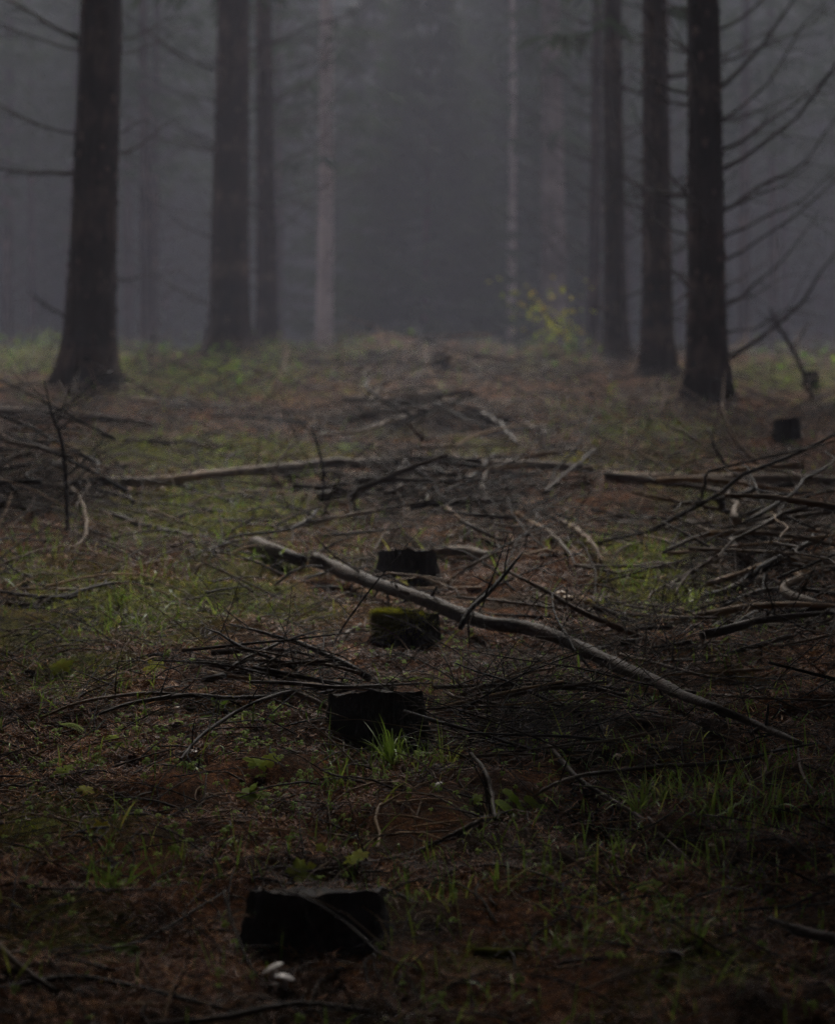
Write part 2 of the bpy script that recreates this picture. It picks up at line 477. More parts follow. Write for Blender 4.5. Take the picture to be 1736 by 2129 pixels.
def dead_branch(mb, z0, az, L, rise, r, rng, twigs=7, tint=0.4, r0=0.12, fine=None):
    """a bare branch: leaves the stem, sags a little, then sweeps up"""
    t = np.linspace(0, 1, 9)
    d = np.array([math.cos(az), math.sin(az), 0]); s = np.array([-d[1], d[0], 0])
    sag = 0.10 * rng.random()
    z = z0 + L * (1.15 * rise * t ** 1.25 - sag * np.sin(t * 2.2) * (1 - t))
    w = 0.07 * L * np.sin(t * (2 + 4 * rng.random()) + rng.random() * 3) * t
    z = z + 0.035 * L * np.interp(t, np.linspace(0, 1, 6), rng.normal(0, 1, 6)) * np.minimum(1, t * 3)
    pts = d * (r0 * 0.45 + L * t)[:, None] + s * w[:, None]
    pts[:, 2] = z
    if rng.random() < 0.22 and L < 1.3:          # snapped off short
        pts = pts[:6]; t = t[:6]
    tube(mb, pts, r * (1 - 0.85 * t) * rng.uniform(0.7, 1.2), 5, tint, 0.2, rng)
    for _ in range(twigs):
        k = 0.25 + 0.7 * rng.random(); p = np.array([np.interp(min(k, t[-1]), t, pts[:, q]) for q in range(3)])
        sg = 1 if rng.random() < 0.5 else -1
        dd = unit(d * (0.6 + rng.random()) + s * sg * (0.4 + 0.8 * rng.random()) + np.array([0, 0, rng.random() * 1.6 - 0.9]))
        l = L * (0.15 + 0.55 * rng.random() ** 2) * (1.2 - k)
        u = np.linspace(0, 1, 5)[:, None]
        q = p + dd * l * u + np.array([0, 0, 0.22 * l * (rng.random() - 0.4)]) * u ** 2
        tube(fine or mb, q, r * 0.38 * (1 - k * 0.6) * (1 - 0.8 * u[:, 0]), 3, tint, 0, rng, cap=False)

def crown_mesh(seed, z0, z1, R, whorl=0.42, dens=1.0):
    rng = np.random.default_rng(seed)
    mb = MB()
    P0, D0, L0, T0 = [], [], [], []
    for zc in np.arange(z0, z1 - 0.3, whorl):
        f = (zc - z0) / (z1 - z0)
        nb = int(5 * dens + rng.random() * 2)
        for az in np.arange(nb) / nb * 6.283 + rng.random() * 6.28 + rng.normal(0, 0.2, nb):
            l = (R * (1 - f) ** 0.8 * (0.7 + 0.45 * rng.random()) + 0.25) * min(1, 0.65 + f * 3)
            z = zc + rng.normal(0, 0.12)
            d = np.array([math.cos(az), math.sin(az), 0.0]); s = np.array([-d[1], d[0], 0])
            t = np.linspace(0, 1, 5)
            zz = z + l * (-0.30 * t + 0.28 * t * t + 0.2 * f * t)
            pts = d * (l * t)[:, None]; pts[:, 2] = zz
            tube(mb, pts, 0.022 * (1 - 0.8 * t) * (0.4 + 0.6 * (1 - f)), 3, 0.05, 0, rng, cap=False)
            m = int((5 + 11 * l) * dens)
            k = 0.18 + 0.82 * rng.random(m) ** 0.8
            base = d * (l * k)[:, None]; base[:, 2] = np.interp(k, t, zz)
            sg = np.where(rng.random(m) < 0.5, -1, 1)
            dr = d[None] * (0.5 + 0.5 * rng.random(m))[:, None] + s[None] * (sg * (0.4 + 0.8 * rng.random(m)))[:, None]
            dr[:, 2] -= 0.15 + 0.55 * rng.random(m)
            P0.append(base); D0.append(dr); L0.append(0.22 + 0.33 * rng.random(m)); T0.append(np.clip(0.25 + 0.5 * k + 0.3 * (rng.random(m) - 0.5), 0, 1))
    p = np.concatenate(P0); d = np.concatenate(D0); L = np.concatenate(L0); T = np.concatenate(T0)
    strips(mb, p, d, L, 0.085, 0.25, 2, T, twist=rng.normal(0, 0.7, len(p)), prof=np.array([0.7, 1.0, 0.15]), rng=rng)
    # finer side sprays so the edge stays feathery
    q = p + unit(d) * (L * 0.5)[:, None]
    d2 = unit(d) + rng.normal(0, 0.55, d.shape)
    strips(mb, q, d2, L * 0.6, 0.05, 0.3, 1, T, twist=rng.normal(0, 0.9, len(p)), prof=np.array([0.9, 0.15]), rng=rng)
    return mb

CROWNS = [crown_mesh(100 + k, z0, z1, R * 0.8, 0.6, 0.65).mesh("crown", M['foliage'], False) for k, (z0, z1, R) in enumerate([(6.2, 19, 2.0), (5.4, 17.5, 2.2), (7.0, 20, 1.9), (4.6, 17, 2.1)])]

SHADE = [crown_mesh(120 + k, z0, z1, R, 0.42, dn).mesh("crown", M['foliage'], False) for k, (z0, z1, R, dn) in enumerate([(4.2, 18, 3.4, 1.5), (0.3, 15, 2.9, 1.6)])]

def deadwood_mesh(seed, z0, z1, n, r0, Lmax, tint=0.4, twigs=6):
    rng = np.random.default_rng(seed); mb = MB()
    for _ in range(n):
        z = z0 + (z1 - z0) * rng.random()
        dead_branch(mb, z, rng.random() * 6.283, Lmax * (0.35 + 0.65 * rng.random()), 0.15 + 0.5 * rng.random(), 0.010 + 0.008 * rng.random(), rng, twigs, tint, r0)
    return mb

def tree_root(x, y, label, group=None, rz=0.0):
    return tag(empty("spruce_tree", (x, y, float(ground(x, y))), rz), label, "tree", group)

def add_crown(root, k, s=1.0):
    c = bpy.data.objects.new("crown", CROWNS[k % 4]); COL.objects.link(c); c.parent = root
    c.scale = (s, s, 1.0); c.rotation_euler[2] = random.random() * 6.28
    return c

def hero(px, depth, dia, label, seed, branches, h=19, flare=0.3, lean=0.0, crown=0, pale=0.42, mat='bark', extra=26, jit=1.0):
    x = (px - 868) / F * depth
    root = tree_root(x, depth, label)
    r = dia / 2
    trunk_mesh(h, r, seed, flare, pale, 28, lean).build("trunk", M[mat], root)
    add_crown(root, crown)
    rng = np.random.default_rng(seed + 7)
    for z, azd, L, rise in branches:
        b = MB(); fb = MB()
        dead_branch(b, z, math.radians(azd + jit * rng.normal(0, 22)), L * (1 + jit * rng.uniform(-0.4, 0.3)), rise * (1 + jit * rng.uniform(-0.5, 0.45)), 0.015 + 0.011 * rng.random(), rng, 11, 0.3, r, fb)
        for m_ in (b, fb): m_.v = [a_ + np.array([lean * z, 0, 0], np.float32) for a_ in m_.v]
        bo = b.build("dead_branch", M['twig'], root)
        tag(fb.build("fine_twigs", M['twig'], bo), kind="stuff")
    b = deadwood_mesh(seed + 3, 0.6, 9.0 if depth > 30.5 else 6.5, int(extra * 2.4) if depth > 30.5 else extra, r, 2.4 if depth > 30.5 else 1.4, 0.35, 7).build("twiggy_branches", M['twig'], root)
    tag(b, kind="stuff")
    return root

# azimuth 0 = to the right of the picture, 180 = to the left, 90 = away, 270 = towards the camera
hero(184, 21.8, 0.47, "thick dark spruce trunk nearest the left edge, with bare branches on its outer side", 1,
     [(3.35, 185, 1.3, 0.55), (3.25, 172, 1.5, 0.45), (2.42, 182, 1.5, 0.42), (2.06, 178, 1.4, 0.05), (0.55, 200, 0.5, 0.6), (2.45, 10, 0.45, 0.3), (1.0, 355, 0.5, 0.1), (3.3, 60, 1.5, 0.3), (1.9, 100, 1.2, 0.4)], lean=0.022, extra=10, jit=0.15)
hero(1470, 20.5, 0.345, "dark spruce trunk at the front of the right row with many rising bare branches", 2,
     [(0.35, 2, 1.6, 0.75), (0.62, 350, 1.5, 0.45), (0.85, 8, 1.4, 0.7), (1.25, 355, 1.7, 0.62), (1.5, 5, 1.6, 0.75), (1.72, 345, 1.6, 0.7), (2.1, 10, 1.6, 0.85),
      (2.3, 0, 1.7, 0.75), (2.55, 352, 1.5, 0.8), (2.85, 6, 1.5, 0.9), (3.1, 0, 1.4, 0.8), (3.4, 12, 1.5, 0.7), (1.15, 185, 0.9, 0.25), (1.9, 190, 1.0, 0.4), (2.7, 178, 0.9, 0.35), (0.9, 200, 0.8, 0.9), (3.2, 170, 1.0, 0.5), (1.6, 250, 0.9, 0.5)], crown=1, extra=44)
hero(1366, 25.4, 0.34, "second dark spruce trunk of the right row, between two neighbours", 3,
     [(1.0, 180, 1.0, -0.2), (1.9, 175, 1.2, 0.3), (2.4, 185, 1.1, 0.5), (3.2, 170, 1.3, 0.4), (1.4, 5, 1.0, 0.4), (2.2, 0, 1.2, 0.6), (3.4, 10, 1.2, 0.6), (0.6, 350, 0.7, 0.4)], crown=2, extra=22)
hero(1281, 30.0, 0.30, "slim dark spruce trunk beside the yellow leaved shrub", 4,
     [(1.2, 182, 1.2, 0.55), (1.9, 178, 1.3, 0.6), (2.7, 186, 1.4, 0.65), (3.5, 176, 1.4, 0.55), (4.4, 180, 1.3, 0.5), (1.6, 0, 1.0, 0.4), (3.1, 5, 1.1, 0.5)], crown=3, extra=22)
hero(475, 31.5, 0.56, "broad greyish spruce trunk standing in mist left of the ride", 5,
     [(2.1, 5, 1.6, 0.35), (3.4, 2, 1.9, 0.6), (4.3, 358, 2.0, 0.65), (2.9, 185, 1.5, 0.4), (1.6, 178, 1.3, 0.5), (4.0, 182, 1.7, 0.5), (0.9, 8, 1.0, 0.5)], crown=1, extra=20, flare=0.25, lean=0.006)
hero(556, 36.0, 0.33, "dim spruce trunk just behind the broad misty one", 6,
     [(1.8, 3, 1.5, 0.6), (2.8, 357, 1.7, 0.65), (3.9, 4, 1.8, 0.6), (4.9, 0, 1.7, 0.7)], crown=0, extra=22)
hero(1233, 38.0, 0.21, "thin dark spruce trunk at the inner side of the right row", 7,
     [(1.6, 180, 1.4, 0.6), (2.6, 184, 1.6, 0.6), (3.6, 178, 1.7, 0.65), (4.8, 182, 1.6, 0.6), (5.6, 176, 1.6, 0.6)], crown=2, extra=24)
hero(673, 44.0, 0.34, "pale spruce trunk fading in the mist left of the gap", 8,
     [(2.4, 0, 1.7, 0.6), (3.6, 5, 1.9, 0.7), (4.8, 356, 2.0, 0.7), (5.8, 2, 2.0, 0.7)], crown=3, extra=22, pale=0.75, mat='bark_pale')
hero(306, 47.0, 0.28, "faint thin spruce trunk between the two thick left trunks", 9,
     [(3.2, 0, 1.5, 0.5), (4.5, 180, 1.7, 0.5), (5.6, 10, 1.7, 0.5)], crown=0, extra=24)
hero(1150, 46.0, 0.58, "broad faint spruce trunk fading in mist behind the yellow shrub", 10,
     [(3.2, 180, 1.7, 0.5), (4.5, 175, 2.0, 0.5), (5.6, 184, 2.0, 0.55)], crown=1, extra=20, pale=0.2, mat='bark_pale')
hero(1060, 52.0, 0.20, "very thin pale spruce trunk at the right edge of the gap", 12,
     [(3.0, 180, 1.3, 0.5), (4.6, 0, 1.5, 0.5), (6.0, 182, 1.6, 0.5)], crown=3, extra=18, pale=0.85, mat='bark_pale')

# the misty forest beyond the crest and the shading stand added around the camera: copies of four spruces
VAR = []
for k in range(4):
    tm = trunk_mesh([19, 17.5, 20, 17][k], [0.15, 0.13, 0.17, 0.12][k], 40 + k, 0.3, 0.5, 12).mesh("trunk", M['bark'])
    dm = deadwood_mesh(60 + k, 1.2, 7.0, 34, 0.14, 1.9, 0.5, 5).mesh("dead_branches", M['twig'])
    VAR.append((tm, dm))

def plain_tree(x, y, k, label, group):
    root = tree_root(x, y, label, group, random.random() * 6.28)
    for nm, me in (("trunk", VAR[k][0]), ("dead_branches", VAR[k][1]), ("crown", CROWNS[k])):
        o = bpy.data.objects.new(nm, me); COL.objects.link(o); o.parent = root
    return root

rt = random.Random(5)
def far_bushy(x, y):
    root = tree_root(x, y, "dim bushy spruce in the dark wall of trees closing the ride", "bushy spruces closing the ride", random.random() * 6.28)
    k = rt.randrange(4)
    for nm, me in (("trunk", VAR[k][0]), ("crown", SHADE[1])):
        o = bpy.data.objects.new(nm, me); COL.objects.link(o); o.parent = root
        if nm == "crown": o.scale = (1.0, 1.0, rt.uniform(1.35, 1.65)) if y > 88 else (0.9, 0.9, rt.uniform(1.05, 1.35))
spots = []
def clear(x, y, dmin):
    return all((x - a) ** 2 + (y - b) ** 2 > dmin * dmin for a, b in spots)
# far stand: rows left and right of the ride, closing at its far end
tries = 0
while len(spots) < 260 and tries < 12000:
    tries += 1
    y = 42 + 72 * rt.random() ** 0.55
    x = (rt.random() * 2 - 1) * (0.1875 * y * 1.25 + 3)
    ride = 2.6
    if abs(x + 0.15) < ride and y < 80: continue
    if abs(x) < 6 and 50 < y < 78 and rt.random() < 0.7: continue
    if y < 50 and abs(x) < 0.19 * y and rt.random() < 0.75: continue
    if not clear(x, y, 2.1): continue
    spots.append((x, y))
spots.sort(key=lambda s: s[1])
for n, (x, y) in enumerate(spots):
    if y > 70 or abs(x) < 2.6: far_bushy(x, y)
    else: plain_tree(x, y, rt.randrange(4), "grey spruce with bare lower branches, lost in the mist beyond the crest", "misty spruces beyond the crest")
for x, y, sc_, k in ((0.15, 47.0, 0.80, 0.62), (-1.0, 55.0, 0.85, 0.75), (1.3, 58.0, 0.85, 0.72)):
    r_ = tree_root(x, y, ["dark hazy conifer with low sweeping boughs in the middle of the gap", "dim conifer behind the dark one, to its left in the gap", "dim conifer behind the dark one, to its right in the gap"][[47.0, 55.0, 58.0].index(y)], None, 1.3 * x)
    for nm, me in (("trunk", VAR[1][0]), ("crown", SHADE[1])):
        o = bpy.data.objects.new(nm, me); COL.objects.link(o); o.parent = r_
        o.scale = (sc_, sc_, k) if nm == "crown" else (0.8, 0.8, k * 0.85)
# unseen stand beside the ride and thicket behind the camera, added for shade
def shade_tree(x, y, k, label, group):
    root = tree_root(x, y, label, group, rt.random() * 6.28)
    v = rt.randrange(4)
    for nm, me in (("trunk", VAR[v][0]), ("crown", SHADE[k])):
        o = bpy.data.objects.new(nm, me); COL.objects.link(o); o.parent = root
for y in np.arange(-2, 25, 2.9):
    for sx in (-1, 1):
        for x in ((2.75, 6.0, 8.8, 11.6) if y < 9.9 else (6.0, 8.8, 11.6)):
            xx = sx * (x + rt.uniform(-0.1, 0.4)); yy = y + rt.uniform(-0.6, 0.6)
            if abs(xx) < 0.1875 * yy + (0.35 if yy < 16.2 else 3.3) and yy < 42: continue
            if (yy < 24 and x > 5) or yy < 16.5: shade_tree(xx, yy, 0, "unseen dense spruce added beside the ride to shade the near floor", "added shade spruces beside the near ride")
            else: plain_tree(xx, yy, rt.randrange(4), "dark spruce beside the ride, outside the picture", "spruces flanking the far ride")
for y in (-5.2, -8.0, -11.0, -14.5):
    for x in np.arange(-13, 13.1, 2.6):
        shade_tree(x + rt.uniform(-0.5, 0.5), y + rt.uniform(-0.7, 0.7), 1, "bushy spruce of the unseen thicket added behind the viewer to block light", "unseen thicket added behind the viewer")

# ------------------------------------------------------------------ stumps
def stump(px, py, wpx, hpx, label, seed, moss=0.0, tilt=0.0, topw=0.93):
    b = P(px, py); depth = b[1] + wpx * 0.45 * b[1] / F
    w = wpx * b[1] / F / 2; h = hpx * b[1] / F
    x = b[0]; gz = float(ground(x, depth)); zt = b[2] + h - gz
    rng = np.random.default_rng(seed)
    root = tag(empty("tree_stump", (x, depth, gz)), label, "stump")
    n = 64; ang = np.arange(n) / n * 6.2832
    zs = np.concatenate([[-0.12, 0.0], np.linspace(0.12, 1.0, 9) * zt])
    lob = 1 + 0.05 * np.cos(ang * 3 + rng.random() * 6) + 0.035 * np.cos(ang * 5 + rng.random() * 6) + 0.02 * np.cos(ang * 9 + rng.random() * 6)
    rid = 1 + 0.025 * (rng.random(n) - 0.5)
    mb = MB(); rings = []
    ph = rng.random(8) * 6.28; rim = zt * (0.035 * np.sin(ang * 2 + ph[0]) + 0.03 * np.sin(ang * 5 + ph[1]) + 0.02 * np.sin(ang * 11 + ph[2]) + 0.03 * (rng.random(n) - 0.5)) - np.sin(ang) * w * 0.13 + np.cos(ang) * tilt
    for k, z in enumerate(zs):
        f = max(0, z / zt)
        rr = w * (topw + (1.0 - topw) * (1 - f) ** 1.5 + 0.07 * math.exp(-max(z, 0) / 0.03) * (1 + 0.8 * np.cos(ang * 4 + ph[3]))) * lob * rid * (1 + 0.05 * (rng.random(n) - 0.5))
        rings.append(np.stack([np.cos(ang) * rr, np.sin(ang) * rr, z + rim * f], -1))
    v = np.concatenate(rings); m = len(zs)
    i = np.arange(m - 1)[:, None] * n; j = np.arange(n)[None, :]; j2 = (j + 1) % n
    mb.add(v, np.stack([i + j, i + j2, i + n + j2, i + n + j], -1).reshape(-1, 4), None, np.clip(0.45 + 0.5 * (rng.random(m * n) - 0.5), 0, 1))
    mb.build("bark", M['stump'], root)
    top = MB(); fr = [1.0, 0.92, 0.75, 0.5, 0.25]
    edge = rings[-1]
    vv = [edge * np.array([f, f, 1]) + np.array([0, 0, -0.006 if f < 0.95 else -0.001]) + np.stack([0 * ang, 0 * ang, 0.008 * (rng.random(n) - 0.5)], -1) for f in fr]
    vv = np.concatenate(vv + [edge.mean(0)[None] - np.array([0, 0, 0.008])])
    i = np.arange(len(fr) - 1)[:, None] * n
    c = len(fr) * n
    top.add(vv, np.stack([i + j, i + j2, i + n + j2, i + n + j], -1).reshape(-1, 4), np.stack([c - n + np.arange(n), c - n + (np.arange(n) + 1) % n, np.full(n, c)], -1), np.clip(0.5 + 0.6 * (rng.random(len(vv)) - 0.5), 0, 1))
    # splinters and needles lying on the cut
    k = 160
    a = rng.random(k) * 6.283; r = w * 0.9 * np.sqrt(rng.random(k))
    p = np.stack([np.cos(a) * r, np.sin(a) * r, np.full(k, zt + 0.002)], -1)
    strips(top, p, rdir(k, -3, 14, rng), 0.02 + 0.03 * rng.random(k), 0.003, 0.05, 1, np.clip(0.3 + 0.9 * rng.random(k), 0, 1), rng=rng)
    top.build("cut_face", M['cut'], root)
    if moss > 0:
        ms = MB(); k = int(13000 * moss)
        a = rng.normal(math.radians(212), 0.6, k)
        f = np.clip(1 - np.abs(rng.normal(0, 0.35, k)), 0.1, 1.0)
        ontop = rng.random(k) < 0.55
        r = np.where(ontop, w * (1 - 0.6 * rng.random(k)), w * 1.0)
        z = np.where(ontop, zt * 1.0, zt * f)
        p = np.stack([np.cos(a) * r, np.sin(a) * r, z], -1)
        dd = np.stack([np.cos(a), np.sin(a), 0.5 + 0 * a], -1) + rng.normal(0, 0.5, (k, 3))
        strips(ms, p, dd, 0.014 + 0.022 * rng.random(k), 0.006, 0.2, 1, np.clip(0.45 + 0.55 * rng.random(k), 0, 1), rng=rng)
        tag(ms.build("moss_cushion", M['moss'], root), "bright green moss on one side of the stump", kind="stuff")
    return root

stump(650, 1980, 305, 104, "broad black rotten stump in the foreground, cut low", 201, 0.0)
stump(784, 1558, 212, 105, "square black stump in sharp focus behind the grass tuft", 202, 0.0)
stump(848, 1356, 138, 78, "black stump with bright moss on its side, below the fallen log", 203, 1.0)
stump(850, 1212, 136, 62, "black stump standing behind the fallen log", 204, 0.0, topw=0.86)
stump(916, 772, 40, 36, "tiny dark stump far up the ride near the crest", 205)
stump(1640, 922, 58, 50, "dark reddish stump by the right edge in the mid distance", 206)
stump(1688, 812, 34, 40, "small blurred stump behind the rightmost tree", 207)
stump(778, 752, 46, 18, "low dark stump left of the far tiny one", 208)

# ------------------------------------------------------------------ logs and sticks
def path(pts, w, step=0.035, lift=0.0, wob=0.3, seed=0, settle=True):
    """pixel control points -> a smooth run over the floor, with radii"""
    rng = np.random.default_rng(seed)
    W = np.interp(np.linspace(0, 1, len(pts)), np.linspace(0, 1, len(np.atleast_1d(w))), np.atleast_1d(w))
    P3, R = [], []
    for (p, wp) in zip(pts, W):
        if len(p) > 2: q = PD(*p)
        else:
            q = P(p[0], p[1], lift); r = wp / 2 * q[1] / F; q = P(p[0], p[1], lift + r * 0.8)
        P3.append(q); R.append(wp / 2 * q[1] / F)
    s = spline(P3, step); k = len(s)
    r = np.interp(np.linspace(0, 1, k), np.linspace(0, 1, len(R)), R)
    nz = rng.normal(0, 1, (max(4, k // 5), 3))
    tt = np.linspace(0, 1, k)
    for c in range(3): s[:, c] += wob * r * np.interp(tt, np.linspace(0, 1, len(nz)), nz[:, c])
    if settle:
        g = ground(s[:, 0], s[:, 1]) + r * 0.55
        s[:, 2] = np.maximum(s[:, 2], g)
    return s, r

def side_twigs(mb, s, r, n, rng, L=(0.06, 0.25), tint=0.25, up=0.35):
    for _ in range(n):
        k = int((0.1 + 0.88 * rng.random()) * (len(s) - 1))
        d = unit(s[min(k + 1, len(s) - 1)] - s[max(k - 1, 0)])
        dd = unit(d * rng.uniform(0.2, 1) + rng.normal(0, 0.7, 3) + np.array([0, 0, up]))
        l = rng.uniform(*L); u = np.linspace(0, 1, 5)[:, None]
        q = s[k] + dd * l * u + rng.normal(0, 0.15, 3) * l * u ** 2
        q[:, 2] = np.maximum(q[:, 2], ground(q[:, 0], q[:, 1]) + 0.003)
        tube(mb, q, np.maximum(0.0009, min(r[k] * 0.45, 0.004) * (1 - 0.75 * u[:, 0])), 4, tint, 0.1, rng, cap=False)

_sid = [500]
def stick(name, cat, label, pts, w, tint, twigs=0, lift=0.0, wob=0.35, sides=7, L=(0.06, 0.25), mat='stick', group=None, settle=True, rough=0.25):
    _sid[0] += 1; rng = np.random.default_rng(_sid[0])
    s, r = path(pts, w, 0.03, lift, wob, _sid[0], settle)
    tn = tint if np.ndim(tint) == 0 else np.interp(np.linspace(0, 1, len(s)), np.linspace(0, 1, len(tint)), tint)
    mb = MB(); tube(mb, s, r, sides, tn, rough, rng)
    if twigs: side_twigs(mb, s, r, twigs, rng, L, float(np.mean(tn)) * 0.7)
    o = mb.build(name, M[mat], None, s[0])
    return tag(o, label, cat, group), s, r

# the long fallen log, broken once near its thick end
def fallen_log():
    rng = np.random.default_rng(77)
    ptsA = [(532, 1130), (566, 1146), (604, 1160), (634, 1168)]
    ptsB = [(650, 1166), (700, 1182), (760, 1206), (868, 1240), (960, 1280), (1020, 1296), (1085, 1304), (1150, 1322), (1205, 1346), (1290, 1386), (1360, 1416), (1420, 1446), (1480, 1470), (1560, 1502), (1665, 1545)]
    root = None
    for n, (pp, w, lift) in enumerate(((ptsB, [30, 29, 29, 28, 28, 28, 29, 28, 28, 28, 26, 24, 20, 16, 9], 0.05), (ptsA, [32, 32, 30, 24], 0.02))):
        s, r = path(pp, w, 0.03, lift, 0.08, 77 + n, settle=True)
        if root is None:
            root = tag(empty("fallen_log", s[0]), "long crooked grey log lying diagonally across the clearing", "log")
            o = np.array(root.location)
        mb = MB()
        t = np.linspace(0, 1, len(s))
        if n == 0:
            tn = np.interp(t, [0, 0.1, 0.18, 0.25, 0.45, 0.6, 0.75, 1.0], [0.42, 0.38, 0.08, 0.25, 0.33, 0.3, 0.35, 0.3])
            for c in rng.random(16): r = r * (1 + 0.12 * np.exp(-((t - c) / 0.006) ** 2))
            r = r * (1 + 0.05 * np.interp(t, np.linspace(0, 1, 40), rng.normal(0, 1, 40)))
        else:
            tn = np.interp(t, [0, 0.7, 1], [0.5, 0.52, 0.15])
        tube(mb, s, r, 16, tn, 0.10, rng)
        mb.v = [a - o.astype(np.float32) for a in mb.v]
        stem_o = mb.build("stem", M['log'], root)
        if n == 0:
            for k in range(26):
                q = int((0.08 + 0.9 * rng.random()) * (len(s) - 1)); st = MB()
                d = unit(rng.normal(0, 1, 3) + np.array([0, -0.3, 0.3])); l = 0.012 + 0.05 * rng.random()
                u = np.linspace(0, 1, 3)[:, None]
                tube(st, s[q] + d * r[q] * 0.7 + d * l * u, (0.007 - 0.0025 * u[:, 0]) * (0.6 + 0.5 * rng.random()), 6, 0.15, 0.2, rng)
                st.v = [a - o.astype(np.float32) for a in st.v]
                st.build("branch_stub", M['log'], stem_o)
            # peeling dark bark strips along the underside and edge
            for k in range(12):
                q = int((0.05 + 0.85 * rng.random()) * (len(s) - 6)); pb = MB(); m = rng.integers(4, 9)
                seg = s[q:q + m] if q + m < len(s) else s[q:]
                if len(seg) < 3: continue
                off = np.array([0, -0.55, -0.6]) * r[q]
                tube(pb, seg + off, r[q] * 0.42 * np.sin(np.linspace(0.3, 2.8, len(seg))), 6, 0.05, 0.3, rng)
                pb.v = [a - o.astype(np.float32) for a in pb.v]
                pb.build("bark_strip", M['log'], stem_o)
            dark = [(1083, 1152), (1050, 1195), (1012, 1238), (975, 1270), (958, 1300)]
fallen_log()

S = lambda *a, **k: stick("dead_branch", "branch", *a, **k)
LG = lambda *a, **k: stick("fallen_log", "log", *a, **k)
LG("thin straight log across the middle, tan at both ends and grey between", [(196, 1002), (300, 1000), (400, 990), (560, 976), (700, 964), (850, 959), (1000, 962), (1110, 966), (1232, 973)],
   [19, 20, 20, 21, 22, 22, 21, 20, 17], [0.55, 1.0, 0.75, 0.6, 0.55, 0.55, 0.8, 0.9, 0.5], mat='log', sides=10, wob=0.15, lift=0.05)
LG("pale sawn log running off the right edge", [(1258, 991), (1350, 993), (1500, 996), (1640, 996), (1800, 1000)], [25, 25, 24, 22, 20], [0.95, 0.9, 0.85, 0.6, 0.5], mat='log', sides=10, wob=0.1, lift=0.05)
LG("thick dark log running off the left edge behind the brush", [(-70, 858), (60, 862), (150, 866), (240, 872), (330, 886)], [26, 24, 22, 18, 14], [0.3, 0.4, 0.55, 0.5, 0.4], mat='log', sides=10, wob=0.15)
LG("low grey log right of the left tree's foot", [(268, 828), (330, 834), (420, 844), (530, 850)], [10, 10, 11, 10], [0.7, 0.55, 0.5, 0.6], mat='log', sides=8)
LG("second thin log lying below the straight middle log", [(590, 990), (680, 985), (760, 990), (840, 1002), (950, 1012)], [16, 15, 13, 11, 9], [0.5, 0.6, 0.45, 0.4, 0.3], mat='log', sides=8)
LG("short mossy log end beside the upright twig", [(655, 1040), (700, 1030), (760, 1030)], [26, 24, 20], [0.3, 0.45, 0.5], mat='log', sides=9)
LG("pale round log partly behind the stump at the fallen log", [(905, 1152), (960, 1152), (1040, 1156)], [18, 22, 12], [0.75, 0.7, 0.4], mat='log', sides=9)
LG("short brown log piece inside the right brush", [(1535, 1188), (1570, 1200), (1615, 1218)], [18, 18, 15], [0.45, 0.6, 0.5], mat='log', sides=9)
LG("short grey log on the hump behind the sticks", [(1088, 880), (1110, 890), (1140, 905)], [12, 14, 12], [0.7, 0.6, 0.5], mat='log', sides=8)
LG("low log on moss behind the left brush", [(260, 915), (340, 920), (420, 925), (480, 930)], [10, 11, 10, 8], [0.4, 0.5, 0.5, 0.3], mat='log', sides=8)
LG("thick dark stick entering from the right edge near the bottom", [(1598, 1912), (1660, 1934), (1736, 1960), (1800, 1984)], [14, 22, 26, 28], [0.2, 0.3, 0.35, 0.35], mat='log', sides=10, lift=0.05)
LG("short yellow mossy stick lying in the foreground grass", [(984, 1976), (1030, 1980), (1088, 1976)], [14, 18, 14], [0.35, 0.55, 0.4], mat='moss', sides=8)

S("curved bare branch with a fork, left of the mossy stump", [(384, 1388), (440, 1384), (520, 1376), (600, 1368), (660, 1352), (715, 1326), (752, 1300)], [7, 9, 10, 10, 10, 10, 12], [0.4, 0.5, 0.6, 0.55, 0.5, 0.5, 0.4], 3)
S("short tan fork end below the curved branch", [(662, 1378), (682, 1360), (706, 1342)], [7, 8, 7], 0.6)
S("tan curved branch tip rising from the moss on the left", [(84, 1494), (130, 1472), (190, 1454), (260, 1446), (330, 1442), (400, 1446)], [5, 7, 8, 8, 8, 7], [0.7, 0.65, 0.55, 0.45, 0.35, 0.3], 2, lift=0.02)
S("dark branch lying under the tan curved tip", [(196, 1488), (260, 1466), (330, 1452), (400, 1446), (470, 1452), (560, 1448)], [5, 8, 10, 11, 10, 9], [0.2, 0.25, 0.25, 0.2, 0.2, 0.15], 3, lift=0.03)
S("black arching branch whose end touches the floor left of the focused stump", [(376, 1580), (400, 1548), (440, 1514), (490, 1482), (545, 1456), (610, 1436), (700, 1428), (800, 1424)], [5, 7, 8, 8, 8, 7, 6, 5], 0.12, 5, lift=0.05)
S("grey stick leaning against the left side of the focused stump", [(590, 1432), (630, 1448), (680, 1468)], [10, 12, 10], [0.5, 0.6, 0.5], 0, lift=0.03)
S("dark double stick lying on the brush behind the focused stump", [(520, 1418), (600, 1420), (700, 1428), (800, 1424), (900, 1420)], [7, 9, 8, 6, 4], 0.22, 5, lift=0.07)
S("long thin brown branch reaching right below the fallen log's tip", [(1108, 1658), (1150, 1632), (1210, 1612), (1290, 1602), (1370, 1594), (1450, 1590), (1540, 1580), (1620, 1560), (1700, 1545)], [6, 9, 9, 8, 9, 9, 8, 6, 4], [0.5, 0.5, 0.35, 0.35, 0.3, 0.25, 0.2, 0.2, 0.2], 6, lift=0.03)
